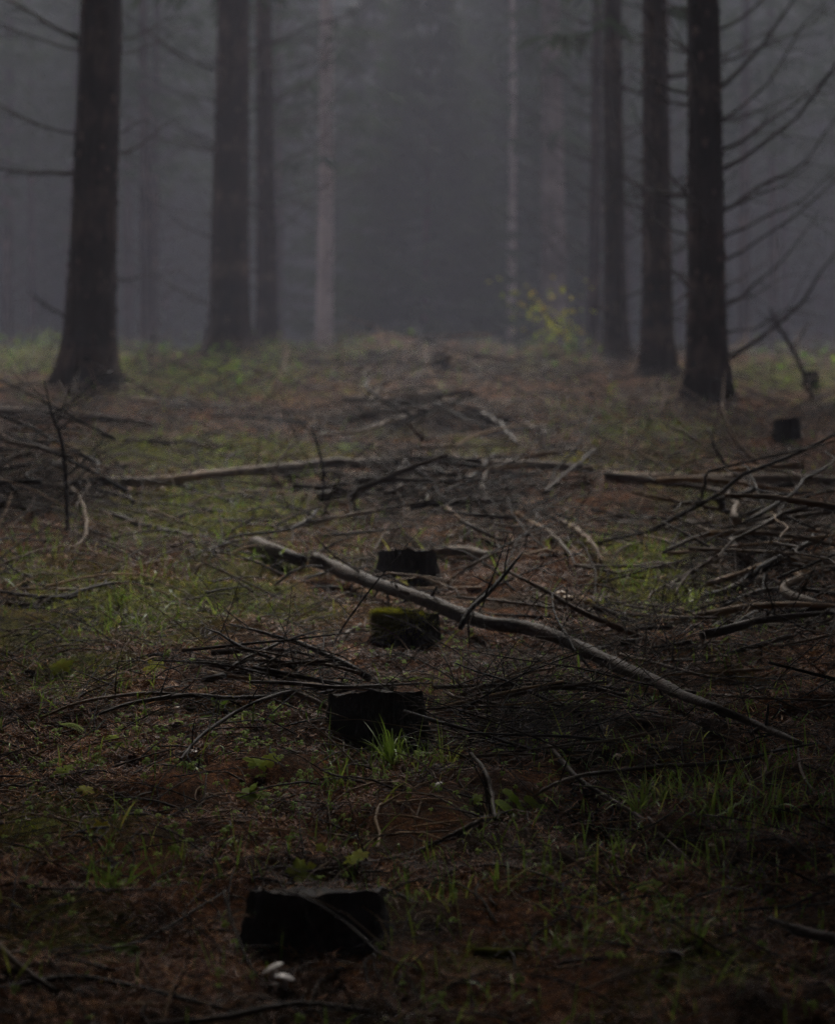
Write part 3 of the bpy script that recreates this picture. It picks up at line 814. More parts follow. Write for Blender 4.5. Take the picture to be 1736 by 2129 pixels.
S("thin branch slanting down through the right grass", [(1140, 1545), (1165, 1580), (1200, 1620), (1255, 1655), (1320, 1695), (1385, 1745), (1435, 1788)], [10, 12, 10, 9, 8, 6, 4], [0.4, 0.35, 0.3, 0.4, 0.5, 0.45, 0.4], 3, lift=0.02)
S("dark upright slash stick right of the grass tuft", [(980, 1565), (1010, 1610), (1022, 1650), (1030, 1700)], [9, 10, 10, 9], [0.2, 0.25, 0.3, 0.2], 1, lift=0.03)
S("brown stick running left from the dark slash stick", [(1044, 1690), (1005, 1708), (940, 1738), (880, 1766), (800, 1790), (700, 1806), (560, 1820), (430, 1826)], [14, 13, 12, 11, 10, 9, 8, 6], [0.35, 0.5, 0.4, 0.3, 0.35, 0.4, 0.35, 0.3], 4)
S("thin wiry curved twig beside the dug pit", [(1180, 1700), (1250, 1722), (1330, 1724), (1390, 1694), (1425, 1656)], [3, 4, 5, 4, 3], 0.2, 2, lift=0.02)
S("long thin stick at the left edge below the grass clump", [(-30, 1842), (80, 1848), (200, 1853), (320, 1852)], [6, 7, 7, 5], 0.4, 2)
S("reddish stick in the lower left corner", [(-20, 1950), (20, 1990), (70, 2030), (120, 2060)], [14, 15, 14, 10], [0.5, 0.55, 0.5, 0.3], 1, lift=0.02)
S("dark stick along the bottom left", [(-30, 2062), (60, 2046), (160, 2034), (260, 2052), (380, 2078), (500, 2106)], [8, 12, 12, 11, 10, 8], 0.12, 3, lift=0.01)
S("dark stick along the bottom edge under the white mushrooms", [(310, 2128), (420, 2118), (520, 2102), (620, 2090), (700, 2094), (780, 2106)], [12, 14, 15, 13, 11, 8], [0.25, 0.25, 0.2, 0.15, 0.15, 0.15], 2, lift=0.02)
S("thin drooping twig in front of the foreground stump", [(462, 1850, 4.05), (480, 1910, 3.98), (502, 1970, 3.9), (530, 2024, 3.84), (566, 2052, 3.8)], [5, 6, 6, 5, 4], 0.2, 1, settle=False)
S("straight slanting twig left of the foreground stump", [(118, 1986), (250, 1968), (330, 1938), (410, 1890), (470, 1852)], [5, 6, 6, 5, 4], 0.3, 2, lift=0.03)
S("thin stick leaning over the foreground stump's top", [(570, 1850), (640, 1870), (720, 1920), (800, 1990), (880, 2020)], [4, 5, 5, 5, 4], 0.15, 1, lift=0.12)
S("short pale crooked stick in front of the focused stump", [(792, 1672), (780, 1705), (790, 1735), (782, 1765)], [7, 8, 7, 6], 0.7)
S("dark stick behind the foreground stump", [(520, 1826), (600, 1840), (700, 1840), (800, 1850), (868, 1880)], [6, 8, 8, 7, 6], 0.25, 2)
S("thick black branch leaning over the fallen log", [(1083, 1152, 7.25), (1046, 1196, 7.2), (1008, 1240, 7.12), (972, 1272, 7.05), (955, 1305, 7.0)], [4, 9, 11, 12, 13], 0.06, 6, settle=False)
S("dark short stick sticking up left of the middle log's end", [(1030, 944), (1000, 975), (965, 1005), (925, 1020)], [9, 10, 9, 6], 0.1, 1, lift=0.12)
S("long dark stick sticking up across the middle log's end", [(1242, 934), (1205, 962), (1170, 990), (1130, 1022)], [8, 8, 8, 7], [0.1, 0.15, 0.3, 0.3], 1, lift=0.1)
S("orange brown stick curving up at the right", [(1500, 838, 12.6), (1508, 870, 12.5), (1525, 910, 12.4), (1558, 950, 12.3), (1600, 985, 12.3)], [5, 7, 8, 8, 6], 0.62, 2, settle=False)
S("dark stick curving up beside the orange one", [(1474, 888, 11.9), (1486, 925, 11.8), (1510, 965, 11.8), (1560, 1010, 11.7), (1630, 1045, 11.6)], [5, 7, 8, 8, 7], [0.2, 0.2, 0.45, 0.45, 0.4], 3, settle=False)
S("straight tan stick pointing down to the clearing's moss strip", [(1070, 1064), (1105, 1086), (1150, 1112), (1182, 1150), (1196, 1175)], [8, 8, 8, 7, 5], [0.75, 0.65, 0.5, 0.4, 0.4], 1, lift=0.04)
S("pale curved stick above the moss strip", [(1165, 1080), (1200, 1105), (1228, 1130), (1250, 1168)], [9, 11, 11, 8], 0.62, 2, lift=0.03)
S("pinkish straight stick in the middle of the brush pile", [(932, 1055), (962, 1080), (998, 1108)], [6, 7, 6], 0.65, lift=0.06)
S("hooked brown branch hanging from the left brush", [(150, 1012), (168, 1040), (178, 1075), (180, 1105), (165, 1130), (132, 1148)], [8, 8, 8, 8, 7, 5], 0.58, 1, lift=0.05)
S("dark stick with an orange end near the left brush", [(212, 1062), (270, 1082), (330, 1100), (395, 1110)], [10, 11, 10, 8], [0.2, 0.2, 0.25, 0.6], 1, lift=0.02)
S("dark curving stick at the left edge on the moss", [(-20, 1228), (60, 1236), (130, 1240), (180, 1224), (240, 1212), (320, 1216)], [6, 8, 8, 7, 6, 5], 0.15, 2, lift=0.02)
S("thicker brown stick at the left edge on the moss", [(-20, 1252), (60, 1256), (110, 1250), (165, 1240)], [8, 9, 9, 7], [0.4, 0.45, 0.4, 0.35], 1)
S("bent grey stick right of the moss strip", [(1404, 1236), (1416, 1212), (1440, 1188), (1470, 1170), (1490, 1140)], [5, 7, 7, 6, 4], 0.45, 1, lift=0.04)
S("long straight stick parallel behind the fallen log", [(940, 1238), (1040, 1250), (1150, 1264), (1270, 1276), (1400, 1284), (1490, 1286)], [6, 7, 7, 7, 6, 5], [0.3, 0.45, 0.45, 0.4, 0.3, 0.3], 3, lift=0.03)
S("brown stick beside the fallen log's lower half", [(1290, 1362), (1370, 1382), (1450, 1402), (1535, 1418)], [8, 8, 7, 5], 0.5, 2, lift=0.02)
S("thin stick running right from the fallen log's lower half", [(1360, 1414), (1450, 1440), (1560, 1452), (1740, 1458)], [6, 7, 6, 5], 0.45, 3, lift=0.02)
S("tan upright splintered stick in the right grass", [(1606, 1560, 5.6), (1590, 1610, 5.45), (1572, 1670, 5.25), (1562, 1770, 4.8)], [6, 8, 7, 4], 0.62, 0, settle=False)
S("curved pale sliver under the fallen log's tip", [(1660, 1555), (1662, 1590), (1676, 1625), (1692, 1644)], [4, 6, 6, 3], 0.6, 0, lift=0.03)
S("long dark stick at the right edge below the brush", [(1530, 1700), (1600, 1690), (1680, 1678), (1790, 1685)], [8, 9, 9, 9], [0.5, 0.4, 0.3, 0.2], 2)
S("dark arched stick in the right brush", [(1500, 1262), (1560, 1238), (1640, 1226), (1760, 1236)], [8, 9, 9, 9], 0.2, 3, lift=0.06)
S("long tan and grey stick below the right sawn log", [(1230, 1060), (1320, 1075), (1400, 1080), (1470, 1085), (1480, 1070)], [6, 8, 8, 8, 6], [0.3, 0.4, 0.5, 0.55, 0.5], 2, lift=0.03)
S("grey bent stick ending near the moss strip", [(1450, 1095), (1500, 1112), (1560, 1120), (1620, 1105)], [7, 8, 8, 6], [0.65, 0.55, 0.45, 0.4], 2, lift=0.03)
S("thin pale stick left of the upright twig", [(640, 895, 11.6), (608, 925, 11.5), (580, 960, 11.4), (560, 1010, 11.3), (535, 1075, 11.1)], [4, 5, 5, 4, 3], 0.5, 3, settle=False)
S("long faint stick on the far pile", [(660, 905), (760, 892), (830, 870), (925, 832)], [8, 9, 9, 7], [0.55, 0.5, 0.55, 0.6], 0, lift=0.08)
S("dark stick lying over the far pile's right side", [(930, 832), (990, 855), (1040, 882), (1075, 922)], [8, 9, 9, 8], 0.25, 1, lift=0.08)
S("black bent branch reaching left from the upright twig", [(660, 1062), (620, 1094), (570, 1106), (500, 1112), (470, 1122)], [9, 8, 8, 7, 5], 0.1, 3, lift=0.03)
S("thin black twig leaning on the mossy stump", [(690, 1345, 7.0), (716, 1300, 6.98), (760, 1240, 6.95), (800, 1190, 6.9), (835, 1150, 6.9)], [3, 4, 4, 3, 2], 0.05, 4, settle=False)

def dead_sapling(label, pts, w, tint, branches, seed):
    root = tag(empty("dead_sapling", PD(*pts[0])), label, "sapling")
    o = np.array(root.location, np.float32); rng = np.random.default_rng(seed)
    s = spline([PD(*p) for p in pts], 0.04); d = pts[0][2]
    r = np.interp(np.linspace(0, 1, len(s)), np.linspace(0, 1, len(w)), w) / 2 * d / F
    mb = MB(); tube(mb, s, r, 7, tint, 0.2, rng); mb.v = [a - o for a in mb.v]; mb.build("stem", M['stick'], root)
    for k in range(branches):
        q = int((0.25 + 0.72 * rng.random()) * (len(s) - 1)); b = MB()
        dd = unit(np.array([rng.choice([-1, 1]) * rng.uniform(0.5, 1), rng.normal(0, 0.5), rng.uniform(0.1, 1.0)])); l = rng.uniform(0.15, 0.45)
        u = np.linspace(0, 1, 7)[:, None]
        c = s[q] + dd * l * u + np.array([0, 0, 0.3 * l]) * u ** 2 + rng.normal(0, 0.1, 3) * l * u ** 2
        tube(b, c, r[q] * 0.5 * (1 - 0.8 * u[:, 0]), 5, tint, 0.1, rng)
        for m in range(2):
            w0 = c[3 + m * 2]; e = unit(dd + rng.normal(0, 0.6, 3)) * l * 0.5
            tube(b, w0 + e * u, r[q] * 0.25 * (1 - 0.8 * u[:, 0]), 3, tint, 0, rng, cap=False)
        b.v = [a - o for a in b.v]; b.build("bare_branch", M['stick'], root)
    return root
dead_sapling("black leafless sapling standing upright in the left brush", [(140, 1108, 10.4), (139, 1040, 10.4), (134, 970, 10.4), (128, 915, 10.4), (108, 860, 10.4), (92, 790, 10.4)], [9, 9, 8, 7, 5, 3], 0.03, 9, 31)
dead_sapling("thin black leafless sapling near the middle log's centre", [(662, 1068, 11.2), (672, 1020, 11.2), (671, 970, 11.2), (660, 925, 11.2), (648, 885, 11.2)], [8, 7, 6, 5, 3], 0.05, 6, 32)
dead_sapling("dark leafless sapling by the rightmost tree's foot", [(1690, 830, 20.0), (1672, 780, 20.0), (1650, 730, 20.0), (1620, 680, 20.0), (1600, 640, 20.0)], [10, 9, 8, 6, 4], 0.15, 6, 33)

# ------------------------------------------------------------------ brushwood: individual loose sticks, then the litter of small twigs
def loose_stick(x, y, az, L, r, tint, rng, lift, tilt=0.0, nt=1):
    k = max(6, int(L / 0.07)); t = np.linspace(0, 1, k)
    c = rng.normal(0, 0.13, 2)
    dx = math.cos(az); dy = math.sin(az)
    bend = c[0] * L * np.sin(t * 3.14) + 0.045 * L * np.interp(t, np.linspace(0, 1, 7), rng.normal(0, 1, 7))
    px = x + (t - 0.5) * L * dx - bend * dy; py = y + (t - 0.5) * L * dy + bend * dx
    g = ground(px, py)
    base = np.interp(t, [0, 1], [g[0], g[-1]])
    pz = np.maximum(base + lift + tilt * (t - 0.2) * L + 0.06 * L * abs(c[1]) * 4 * np.sin(t * 3.14), g + r * 0.5)
    s = np.stack([px, py, pz], -1); rr = r * (1 - 0.65 * t)
    mb = MB(); tube(mb, s, rr, 6, np.clip(tint + 0.15 * rng.normal(0, 1) * t, 0, 1), 0.25, rng)
    if nt: side_twigs(mb, s, rr, nt, rng, (0.05, 0.22), tint * 0.8)
    return mb, s

PILES = [  # px, py, spread px, spread m in depth, count, mean azimuth, sd, length, radius, height, name of the place
    (850, 880, 170, 0.9, 36, 0.15, 0.5, (0.5, 1.5), (0.008, 0.018), 0.16, "brown stick on the far brush hump behind the middle log", "sticks on the far brush hump"),
    (940, 1060, 210, 1.3, 60, 0.0, 0.8, (0.4, 1.3), (0.006, 0.014), 0.12, "dark stick in the brush behind the stump at the fallen log", "sticks of the central brush"),
    (1620, 1180, 150, 1.6, 60, 0.1, 0.9, (0.5, 1.4), (0.005, 0.013), 0.18, "stick tangled in the brush by the right edge", "sticks of the right brush"),
    (70, 1030, 110, 0.7, 58, 0.5, 1.0, (0.4, 1.0), (0.004, 0.010), 0.25, "dark stick tangled in the brush by the left edge", "sticks of the left brush"),
    (1080, 1510, 130, 0.4, 34, -0.38, 0.22, (0.35, 0.9), (0.0025, 0.006), 0.07, "black thin stick fanning right of the focused stump", "sticks fanning beside the focused stump"),
    (600, 1432, 140, 0.22, 20, 0.05, 0.3, (0.35, 0.8), (0.0025, 0.006), 0.08, "black thin stick fanning left of the focused stump", "sticks fanning left of the focused stump"),
    (950, 770, 260, 2.6, 40, 0.1, 0.7, (0.6, 1.8), (0.008, 0.018), 0.25, "brown stick of the brush along the crest", "sticks along the crest"),
    (1400, 1330, 260, 0.9, 34, -0.05, 0.45, (0.3, 1.0), (0.003, 0.008), 0.03, "loose stick on the floor right of the fallen log", "loose sticks right of the fallen log"),
]
rngp = np.random.default_rng(909)
for px, py, sp, sd, cnt, am, asd, LL, RR, hh, lab, grp in PILES:
    c = P(px, py)
    for k in range(cnt):
        x = c[0] + rngp.normal(0, 0.55) * sp * c[1] / F; y = c[1] + rngp.normal(0, 0.55) * sd
        y = max(y, 3.2)
        L = 0.78 * rngp.uniform(*LL); tint = float(np.clip(rngp.choice([0.05, 0.15, 0.25, 0.4, 0.55, 0.65], p=[.22, .22, .18, .14, .14, .10]) + rngp.normal(0, 0.04), 0, 1))
        q = math.exp(-((x - c[0]) / (sp * c[1] / F)) ** 2)
        mb, s = loose_stick(x, y, rngp.normal(am, asd * 1.5) + (math.pi if rngp.random() < 0.4 else 0), L, RR[0] + (RR[1] * 1.8 - RR[0]) * rngp.random() ** 1.7, tint, rngp, 1.6 * hh * rngp.random() * q, rngp.normal(0, 0.2), rngp.integers(1, 5))
        o = mb.build("dead_stick", M['stick'], None, s[0])
        tag(o, lab, "stick", grp)

lit = MB()
rngl = np.random.default_rng(910)
def litter(n, x, y, L, r, el, tint, nseg=4, sides=4):
    for k in range(n):
        az = rngl.random() * 6.283; l = rngl.uniform(*L); t = np.linspace(0, 1, nseg)
        b = rngl.normal(0, 0.12) * l
        xx = x[k] + t * l * math.cos(az) - b * np.sin(3.14 * t) * math.sin(az)
        yy = y[k] + t * l * math.sin(az) + b * np.sin(3.14 * t) * math.cos(az)
        g = ground(xx, yy); e = rngl.random() ** 2 * el
        zz = np.maximum(g[0] + 0.004 + (g[-1] - g[0]) * t + l * e * t + 0.1 * l * np.sin(3.14 * t) * rngl.random(), g + 0.002)
        rr = rngl.uniform(*r)
        tube(lit, np.stack([xx, yy, zz], -1), rr * (1 - 0.6 * t), sides, np.clip(rngl.choice(tint) + rngl.normal(0, 0.05), 0, 1), 0.15, rngl, cap=False)
T1 = [0.08, 0.18, 0.28, 0.4, 0.55, 0.7]
x, y = wedge(3800, 3.3, 8.5); litter(3800, x, y, (0.04, 0.26), (0.0011, 0.0035), 0.5, T1)
x, y = wedge(3600, 8.5, 19); litter(3600, x, y, (0.12, 0.6), (0.002, 0.0075), 0.5, T1)
x, y = wedge(2200, 18, 35); litter(2200, x, y, (0.3, 1.2), (0.004, 0.012), 0.5, T1)
for px, py, sp, sd, cnt, am, asd, LL, RR, hh, lab, grp in PILES:      # fine twigs of the brush
    c = P(px, py); m = cnt * 7
    x = c[0] + rngl.normal(0, 0.5, m) * sp * c[1] / F; y = np.maximum(3.2, c[1] + rngl.normal(0, 0.5, m) * sd)
    litter(m, x, y, (0.1, 0.5), (RR[0] * 0.35, RR[0] * 0.9), 0.8, [0.08, 0.2, 0.35, 0.5])
tag(lit.build("twig_litter", M['stick']), "countless thin dead twigs scattered over the forest floor", "twigs", kind="stuff")

# ------------------------------------------------------------------ needle litter, moss, grass, herbs
nb = MB(); rn = np.random.default_rng(33)
def needles(n, y0, y1, L, W):
    x, y = wedge(n, y0, y1, rng=rn)
    m = mossy(x, y); keep = rn.random(n) > 0.75 * m
    bare = vnoise(x / 0.28 + 3, y / 0.28, 77); keep &= rn.random(n) > 1.6 * np.clip(0.42 - bare, 0, 1) * 2
    x, y = x[keep], y[keep]; k = len(x)
    col = np.clip(-0.05 + 0.55 * vnoise(x / 0.5, y / 0.5, 55) + 0.75 * (vnoise(x / 0.07, y / 0.05, 56) - 0.35) + rn.normal(0, 0.22, k), 0, 1)
    strips(nb, onground(x, y, 0.002 + 0.012 * rn.random(k)), rdir(k, -15, 40, rn), L * (0.6 + 0.8 * rn.random(k)), W, 0.05, 1, col, twist=rn.normal(0, 0.5, k), prof=np.array([0.9, 0.6]), rng=rn)
needles(240000, 3.2, 7.5, 0.026, 0.0023)
needles(120000, 7.5, 12, 0.034, 0.0032)
needles(50000, 12, 20, 0.06, 0.006)
tag(nb.build("needle_litter", M['needle'], smooth=False), "carpet of rusty fallen spruce needles", "needles", kind="stuff")

mb = MB(); rm = np.random.default_rng(34)
def mosses(n, y0, y1, L, W):
    x, y = wedge(n, y0, y1, rng=rm); m = mossy(x, y); k = rm.random(n) < m
    x, y = x[k], y[k]; n = len(x)
    col = np.clip(-0.1 + 0.7 * vnoise(x / 0.3, y / 0.3, 66) + 0.7 * vnoise(x / 0.09, y / 0.09, 67) + rm.normal(0, 0.15, n), 0, 1)
    strips(mb, onground(x, y, -0.003), rdir(n, 25, 88, rm), L * (0.5 + rm.random(n)), W, 0.35, 1, col, rng=rm, prof=np.array([1, 0.3]))
mosses(70000, 3.3, 8, 0.016, 0.004)
mosses(90000, 8, 15, 0.022, 0.007)
mosses(50000, 15, 34, 0.04, 0.014)
tag(mb.build("moss", M['moss'], smooth=False), "low yellow green moss in patches over the floor", "moss", kind="stuff")

gb2 = MB(); rg = np.random.default_rng(35)
def grasses(n, y0, y1, L, W, base=0.04):
    x, y = wedge(n, y0, y1, rng=rg)
    gm = mask(GRASS_B, x, y); cl = vnoise(x / 0.16, y / 0.16, 88)
    if y0 > 19: cl = cl * np.clip(2.6 * vnoise(x / 0.8, y / 1.1, 89) - 0.65, 0.05, 1.3)
    k = rg.random(n) < np.clip(gm * (cl * 2.2 - 0.55) + base * cl, 0, 1)
    x, y = x[k], y[k]; n = len(x)
    col = np.clip(rg.normal(0.45, 0.22, n), 0, 1)
    dd = rdir(n, 45, 86, rg)
    strips(gb2, onground(x, y, -0.004), dd, L * (0.5 + 0.9 * rg.random(n)), W * (0.6 + 0.7 * rg.random(n)), dd[:, 2] * (0.15 + 0.75 * rg.random(n)), 4, col, rng=rg, twist=rg.normal(0, 0.5, n))
grasses(24000, 3.3, 7, 0.11, 0.0042, 0.09)
grasses(22000, 7, 13, 0.12, 0.0055, 0.08)
grasses(12000, 13, 21, 0.16, 0.008, 0.06)
grasses(26000, 20, 36, 0.28, 0.014, 0.03)
tag(gb2.build("grass", M['grass']), "thin grass blades growing sparsely through the litter", "grass", kind="stuff")

def tuft(px, py, n, L, W, label, seed, col=0.45, el=(42, 86), wpx=20):
    c = P(px, py); r = np.random.default_rng(seed); m = MB()
    root = tag(empty("grass_tuft", c), label, "grass tuft")
    for k in range(n):
        b = MB(); p = np.array([[r.normal(0, wpx * 0.5) * c[1] / F, r.normal(0, 0.02), -0.005]])
        dd = rdir(1, *el, r)
        strips(b, p, dd, L * r.uniform(0.6, 1.35), W * r.uniform(0.7, 1.2), dd[0, 2] * r.uniform(0.3, 1.0), 8, float(np.clip(col + r.normal(0, 0.12), 0, 1)), twist=r.normal(0, 0.5, 1), rng=r)
        b.build("blade", M['grass'], root)
    return root
tuft(818, 1592, 34, 0.20, 0.0062, "glossy arching grass tuft growing in front of the focused stump", 1)
tuft(930, 1600, 14, 0.17, 0.004, "pale thin grass leaning right beside the focused stump", 2, 0.7)
tuft(700, 1640, 8, 0.15, 0.0045, "sparse upright grass left of the glossy tuft", 3, 0.5)
tuft(1330, 1690, 26, 0.19, 0.005, "dense arching grass clump crossed by the wiry twig", 4, 0.5)
tuft(1490, 1720, 30, 0.20, 0.0045, "wide grass clump in the right foreground", 5, 0.5, wpx=60)
tuft(1600, 1700, 14, 0.19, 0.005, "grass clump with long pale blades near the right edge", 6, 0.6, wpx=40)
tuft(225, 1850, 22, 0.17, 0.0055, "blurry grass clump in the left foreground", 7, 0.35, wpx=60)
tuft(290, 1310, 34, 0.20, 0.0055, "grass clump on the moss left of the curved branch", 8, 0.45, wpx=70)
tuft(1440, 1270, 24, 0.22, 0.006, "yellowish grass clump on the moss strip right of the fallen log", 9, 0.7, wpx=30)
tuft(60, 1165, 18, 0.2, 0.008, "pale bluish grass clump below the left brush", 10, 0.35, wpx=30)
tuft(1195, 1480, 10, 0.17, 0.006, "small arching grass tuft below the fallen log's middle", 11, 0.5)
tuft(1445, 1960, 6, 0.15, 0.006, "few curled grass blades in the bottom right foreground", 12, 0.45)
tuft(1180, 1980, 22, 0.12, 0.0045, "loose grass in the bottom centre foreground", 13, 0.4, wpx=110)
tuft(1520, 1505, 8, 0.16, 0.004, "thin grass at the fallen log's narrow end", 14, 0.5, wpx=30)
tuft(560, 1170, 16, 0.16, 0.006, "grass at the fallen log's broken end", 15, 0.45, wpx=40)
tuft(1040, 1210, 8, 0.12, 0.006, "little grass tuft behind the fallen log", 16, 0.5)

# wood sorrel: small three-leaved plants in drifts
SORREL_B = blobs([(520, 1660, 200, 60, 1.0), (560, 1490, 140, 50, 0.9), (300, 1560, 220, 60, 0.7), (760, 1700, 180, 60, 0.5), (1000, 1560, 200, 60, 0.35), (1180, 1470, 120, 40, 0.5), (300, 1740, 250, 60, 0.5), (850, 1360, 120, 30, 0.5), (1400, 1840, 200, 60, 0.4), (240, 1930, 150, 60, 0.5), (1080, 1420, 120, 40, 0.4)])
so = MB(); rs = np.random.default_rng(36)
x, y = wedge(17000, 3.4, 8.5, rng=rs)
k = rs.random(len(x)) < mask(SORREL_B, x, y) * np.clip(vnoise(x / 0.12, y / 0.12, 44) * 2 - 0.45, 0, 1) + 0.03
x, y = x[k], y[k]; n = len(x)
c = onground(x, y, 0.012 + 0.022 * rs.random(n)); sz = 0.006 + 0.005 * rs.random(n); a0 = rs.random(n) * 6.28
heart = np.array([[0, 0], [0.55, 0.5], [0.95, 0.42], [0.82, 0], [0.95, -0.42], [0.55, -0.5]])
tl = rs.uniform(0.1, 0.9, n)
col = np.clip(rs.normal(0.5, 0.22, n), 0, 1)
for q in range(3):
    a = a0 + q * 2.094; ca, sa = np.cos(a)[:, None], np.sin(a)[:, None]
    lx = heart[:, 0][None] * sz[:, None]; ly = heart[:, 1][None] * sz[:, None]
    v = np.stack([c[:, 0:1] + lx * ca - ly * sa, c[:, 1:2] + lx * sa + ly * ca, c[:, 2:3] - 0.25 * lx - 0.25 * np.abs(ly) + (lx * sa + ly * ca) * tl[:, None]], -1).reshape(-1, 3)
    b = np.arange(n)[:, None, None] * 6
    so.add(v, (b + np.array([[0, 1, 2, 3], [0, 3, 4, 5]])[None]).reshape(-1, 4), None, col.repeat(6))
st = c.copy(); st[:, 2] -= 0.03
strips(so, st, np.tile([0, 0, 1.0], (n, 1)), 0.03, 0.0012, 0, 1, 0.3, prof=np.array([1, 1]), rng=rs)
tag(so.build("wood_sorrel", M['herb'], smooth=False), "drifts of tiny three leaved green plants on the litter", "ground cover", kind="stuff")

# low leafy undergrowth along the crest
ug = MB(); ru = np.random.default_rng(37)
UG_B = blobs([(60, 735, 150, 30, 1.0), (470, 760, 120, 40, 1.0), (700, 735, 100, 20, 0.7), (900, 700, 60, 20, 0.7), (1120, 745, 90, 25, 0.9), (1660, 780, 140, 30, 0.7), (300, 760, 120, 30, 0.7)])
x, y = wedge(9000, 20, 37, 1.3, rng=ru)
k = ru.random(len(x)) < mask(UG_B, x, y) * 0.7 * np.clip(2.5 * vnoise(x / 0.9, y / 1.2, 90) - 0.7, 0.05, 1) + 0.012; x, y = x[k], y[k]; n = len(x)
p = onground(x, y, 0); p[:, 2] += 0.05 + 0.28 * ru.random(n) ** 1.5
strips(ug, p, rdir(n, -30, 30, ru), 0.05 + 0.06 * ru.random(n), 0.04 + 0.03 * ru.random(n), 0.3, 2, np.clip(ru.normal(0.10, 0.14, n), 0, 0.6), prof=np.array([0.3, 1.0, 0.1]), rng=ru)
strips(ug, onground(x, y, -0.02), np.tile([0, 0, 1.0], (n, 1)) + ru.normal(0, 0.2, (n, 3)), p[:, 2] - ground(x, y) + 0.03, 0.006, 0.0, 1, 0.1, prof=np.array([1, 0.6]), rng=ru)
tag(ug.build("undergrowth", M['leaf']), "low leafy green undergrowth along the crest", "undergrowth", kind="stuff")

# ------------------------------------------------------------------ seedlings, ferns, mushrooms, cones
def leaf_outline(kind, n=30):
    a = np.linspace(0, 2 * math.pi, n, endpoint=False)
    if kind == 'maple':
        r = 0.52 + 0.30 * np.abs(np.cos(a * 2.5)) ** 1.3 + 0.05 * np.cos(a * 15)
        r = r * (1 - 0.55 * np.exp(-((a - math.pi) / 0.45) ** 2))
    elif kind == 'oak':
        r = 0.32 + 0.5 * np.abs(np.cos(a)) ** 1.6 + 0.07 * np.cos(a * 9)
    else:
        r = 0.35 + 0.42 * np.abs(np.cos(a)) ** 1.8
    return np.stack([r * np.cos(a), r * np.sin(a)], -1)

def leaf_mesh(mb, c, size, az, tilt, roll, kind, tint, r):
    o = leaf_outline(kind) * size
    inner = o * 0.5
    pts = np.vstack([o, inner, [[0, 0]]]); n = len(o)
    rr = np.linalg.norm(pts, axis=1) / size
    z = -0.18 * size * rr ** 2 + 0.10 * size * np.abs(pts[:, 1]) / size + 0.04 * size * r.normal(0, 1, len(pts)) * rr
    v = np.stack([pts[:, 0], pts[:, 1], z], -1)
    def rot(ax, t):
        c_, s_ = math.cos(t), math.sin(t)
        return np.array({'x': [[1, 0, 0], [0, c_, -s_], [0, s_, c_]], 'y': [[c_, 0, s_], [0, 1, 0], [-s_, 0, c_]], 'z': [[c_, -s_, 0], [s_, c_, 0], [0, 0, 1]]}[ax])
    v = v @ (rot('x', tilt) @ rot('y', roll) @ rot('z', az)).T + np.asarray(c)
    j = np.arange(n); j2 = (j + 1) % n
    mb.add(v, np.stack([j, j2, n + j2, n + j], -1), np.stack([n + j, n + j2, np.full(n, 2 * n)], -1), np.clip(tint + 0.08 * r.normal(0, 1, len(v)), 0, 1))

def seedling(px, py, leaves, label, seed, hpx=20, tint=0.65, kind='maple', name="maple_seedling"):
    """leaves: (dx px, dy px, size px)"""
    r = np.random.default_rng(seed); c = P(px, py + hpx); s = c[1] / F
    root = tag(empty(name, c), label, "seedling")
    for dx, dy, sz in leaves:
        top = np.array([dx * s, r.normal(0, 0.012), (hpx - dy) * s])
        stem = MB(); u = np.linspace(0, 1, 5)[:, None]
        tube(stem, np.array([0, 0, -0.01]) * (1 - u) + top * u + np.array([0, 0, 0.15 * top[2]]) * np.sin(u * 3.14), 0.0012, 4, 0.2, 0, r); stem.build("stem", M['herb'], root)
        lb = MB(); leaf_mesh(lb, top, sz * s * 1.0, r.random() * 6.28, r.uniform(0.2, 0.75), r.normal(0, 0.35), kind, tint + r.normal(0, 0.06), r)
        lb.build("leaf", M['leaf'], root)
    return root
seedling(545, 1585, [(-12, 2, 36), (14, -4, 30), (-6, 26, 24)], "yellow green maple seedling with two bright lobed leaves", 1, 28)
seedling(630, 1812, [(0, 0, 46)], "single bright yellow green maple leaf behind the foreground stump", 2, 24)
seedling(735, 1790, [(-4, 0, 30), (16, -14, 24), (-66, -30, 18), (-20, 50, 26)], "maple seedling with small leaves behind the foreground stump's right end", 3, 40)
seedling(320, 1385, [(0, 0, 34)], "single yellow green leaf on the moss beside a dark cone", 4, 16)
seedling(128, 1385, [(0, 0, 34)], "single yellow green leaf flat on the moss near the left edge", 5, 10)
seedling(229, 1535, [(0, 0, 26), (16, 14, 22)], "small upright maple leaf left of the brown leaves", 6, 24, 0.55)
seedling(130, 1605, [(0, 0, 26), (10, -8, 20)], "pale whitish green leaf pair at the left", 7, 14, 0.5)
seedling(180, 1640, [(0, 0, 26)], "crumpled yellow leaf at the left below the pale pair", 8, 14, 0.8)
seedling(215, 1720, [(0, 0, 34)], "tan yellow curled leaf above the left grass clump", 9, 10, 0.85)
seedling(1065, 1668, [(-20, 4, 34), (14, 8, 36), (44, 4, 30), (-2, -12, 30), (60, 8, 22), (10, 26, 28)], "leafy green seedling at the brown stick's upper end", 10, 34, 0.3, 'ovate')
seedling(1352, 1842, [(0, 0, 32), (-14, 4, 20)], "pale green leaf pair on the litter in the right foreground", 11, 12, 0.4)
seedling(264, 1974, [(0, 0, 36)], "round dark green leaf in the bottom left foreground", 12, 16, 0.12, 'ovate')
seedling(1195, 950, [(0, 0, 34), (-8, 4, 20)], "yellow leaf standing by the middle log's right end", 13, 16, 0.75)
seedling(735, 930, [(-20, -2, 30), (20, 4, 34), (45, 0, 20)], "pale green leaves behind the middle log", 14, 8, 0.3)
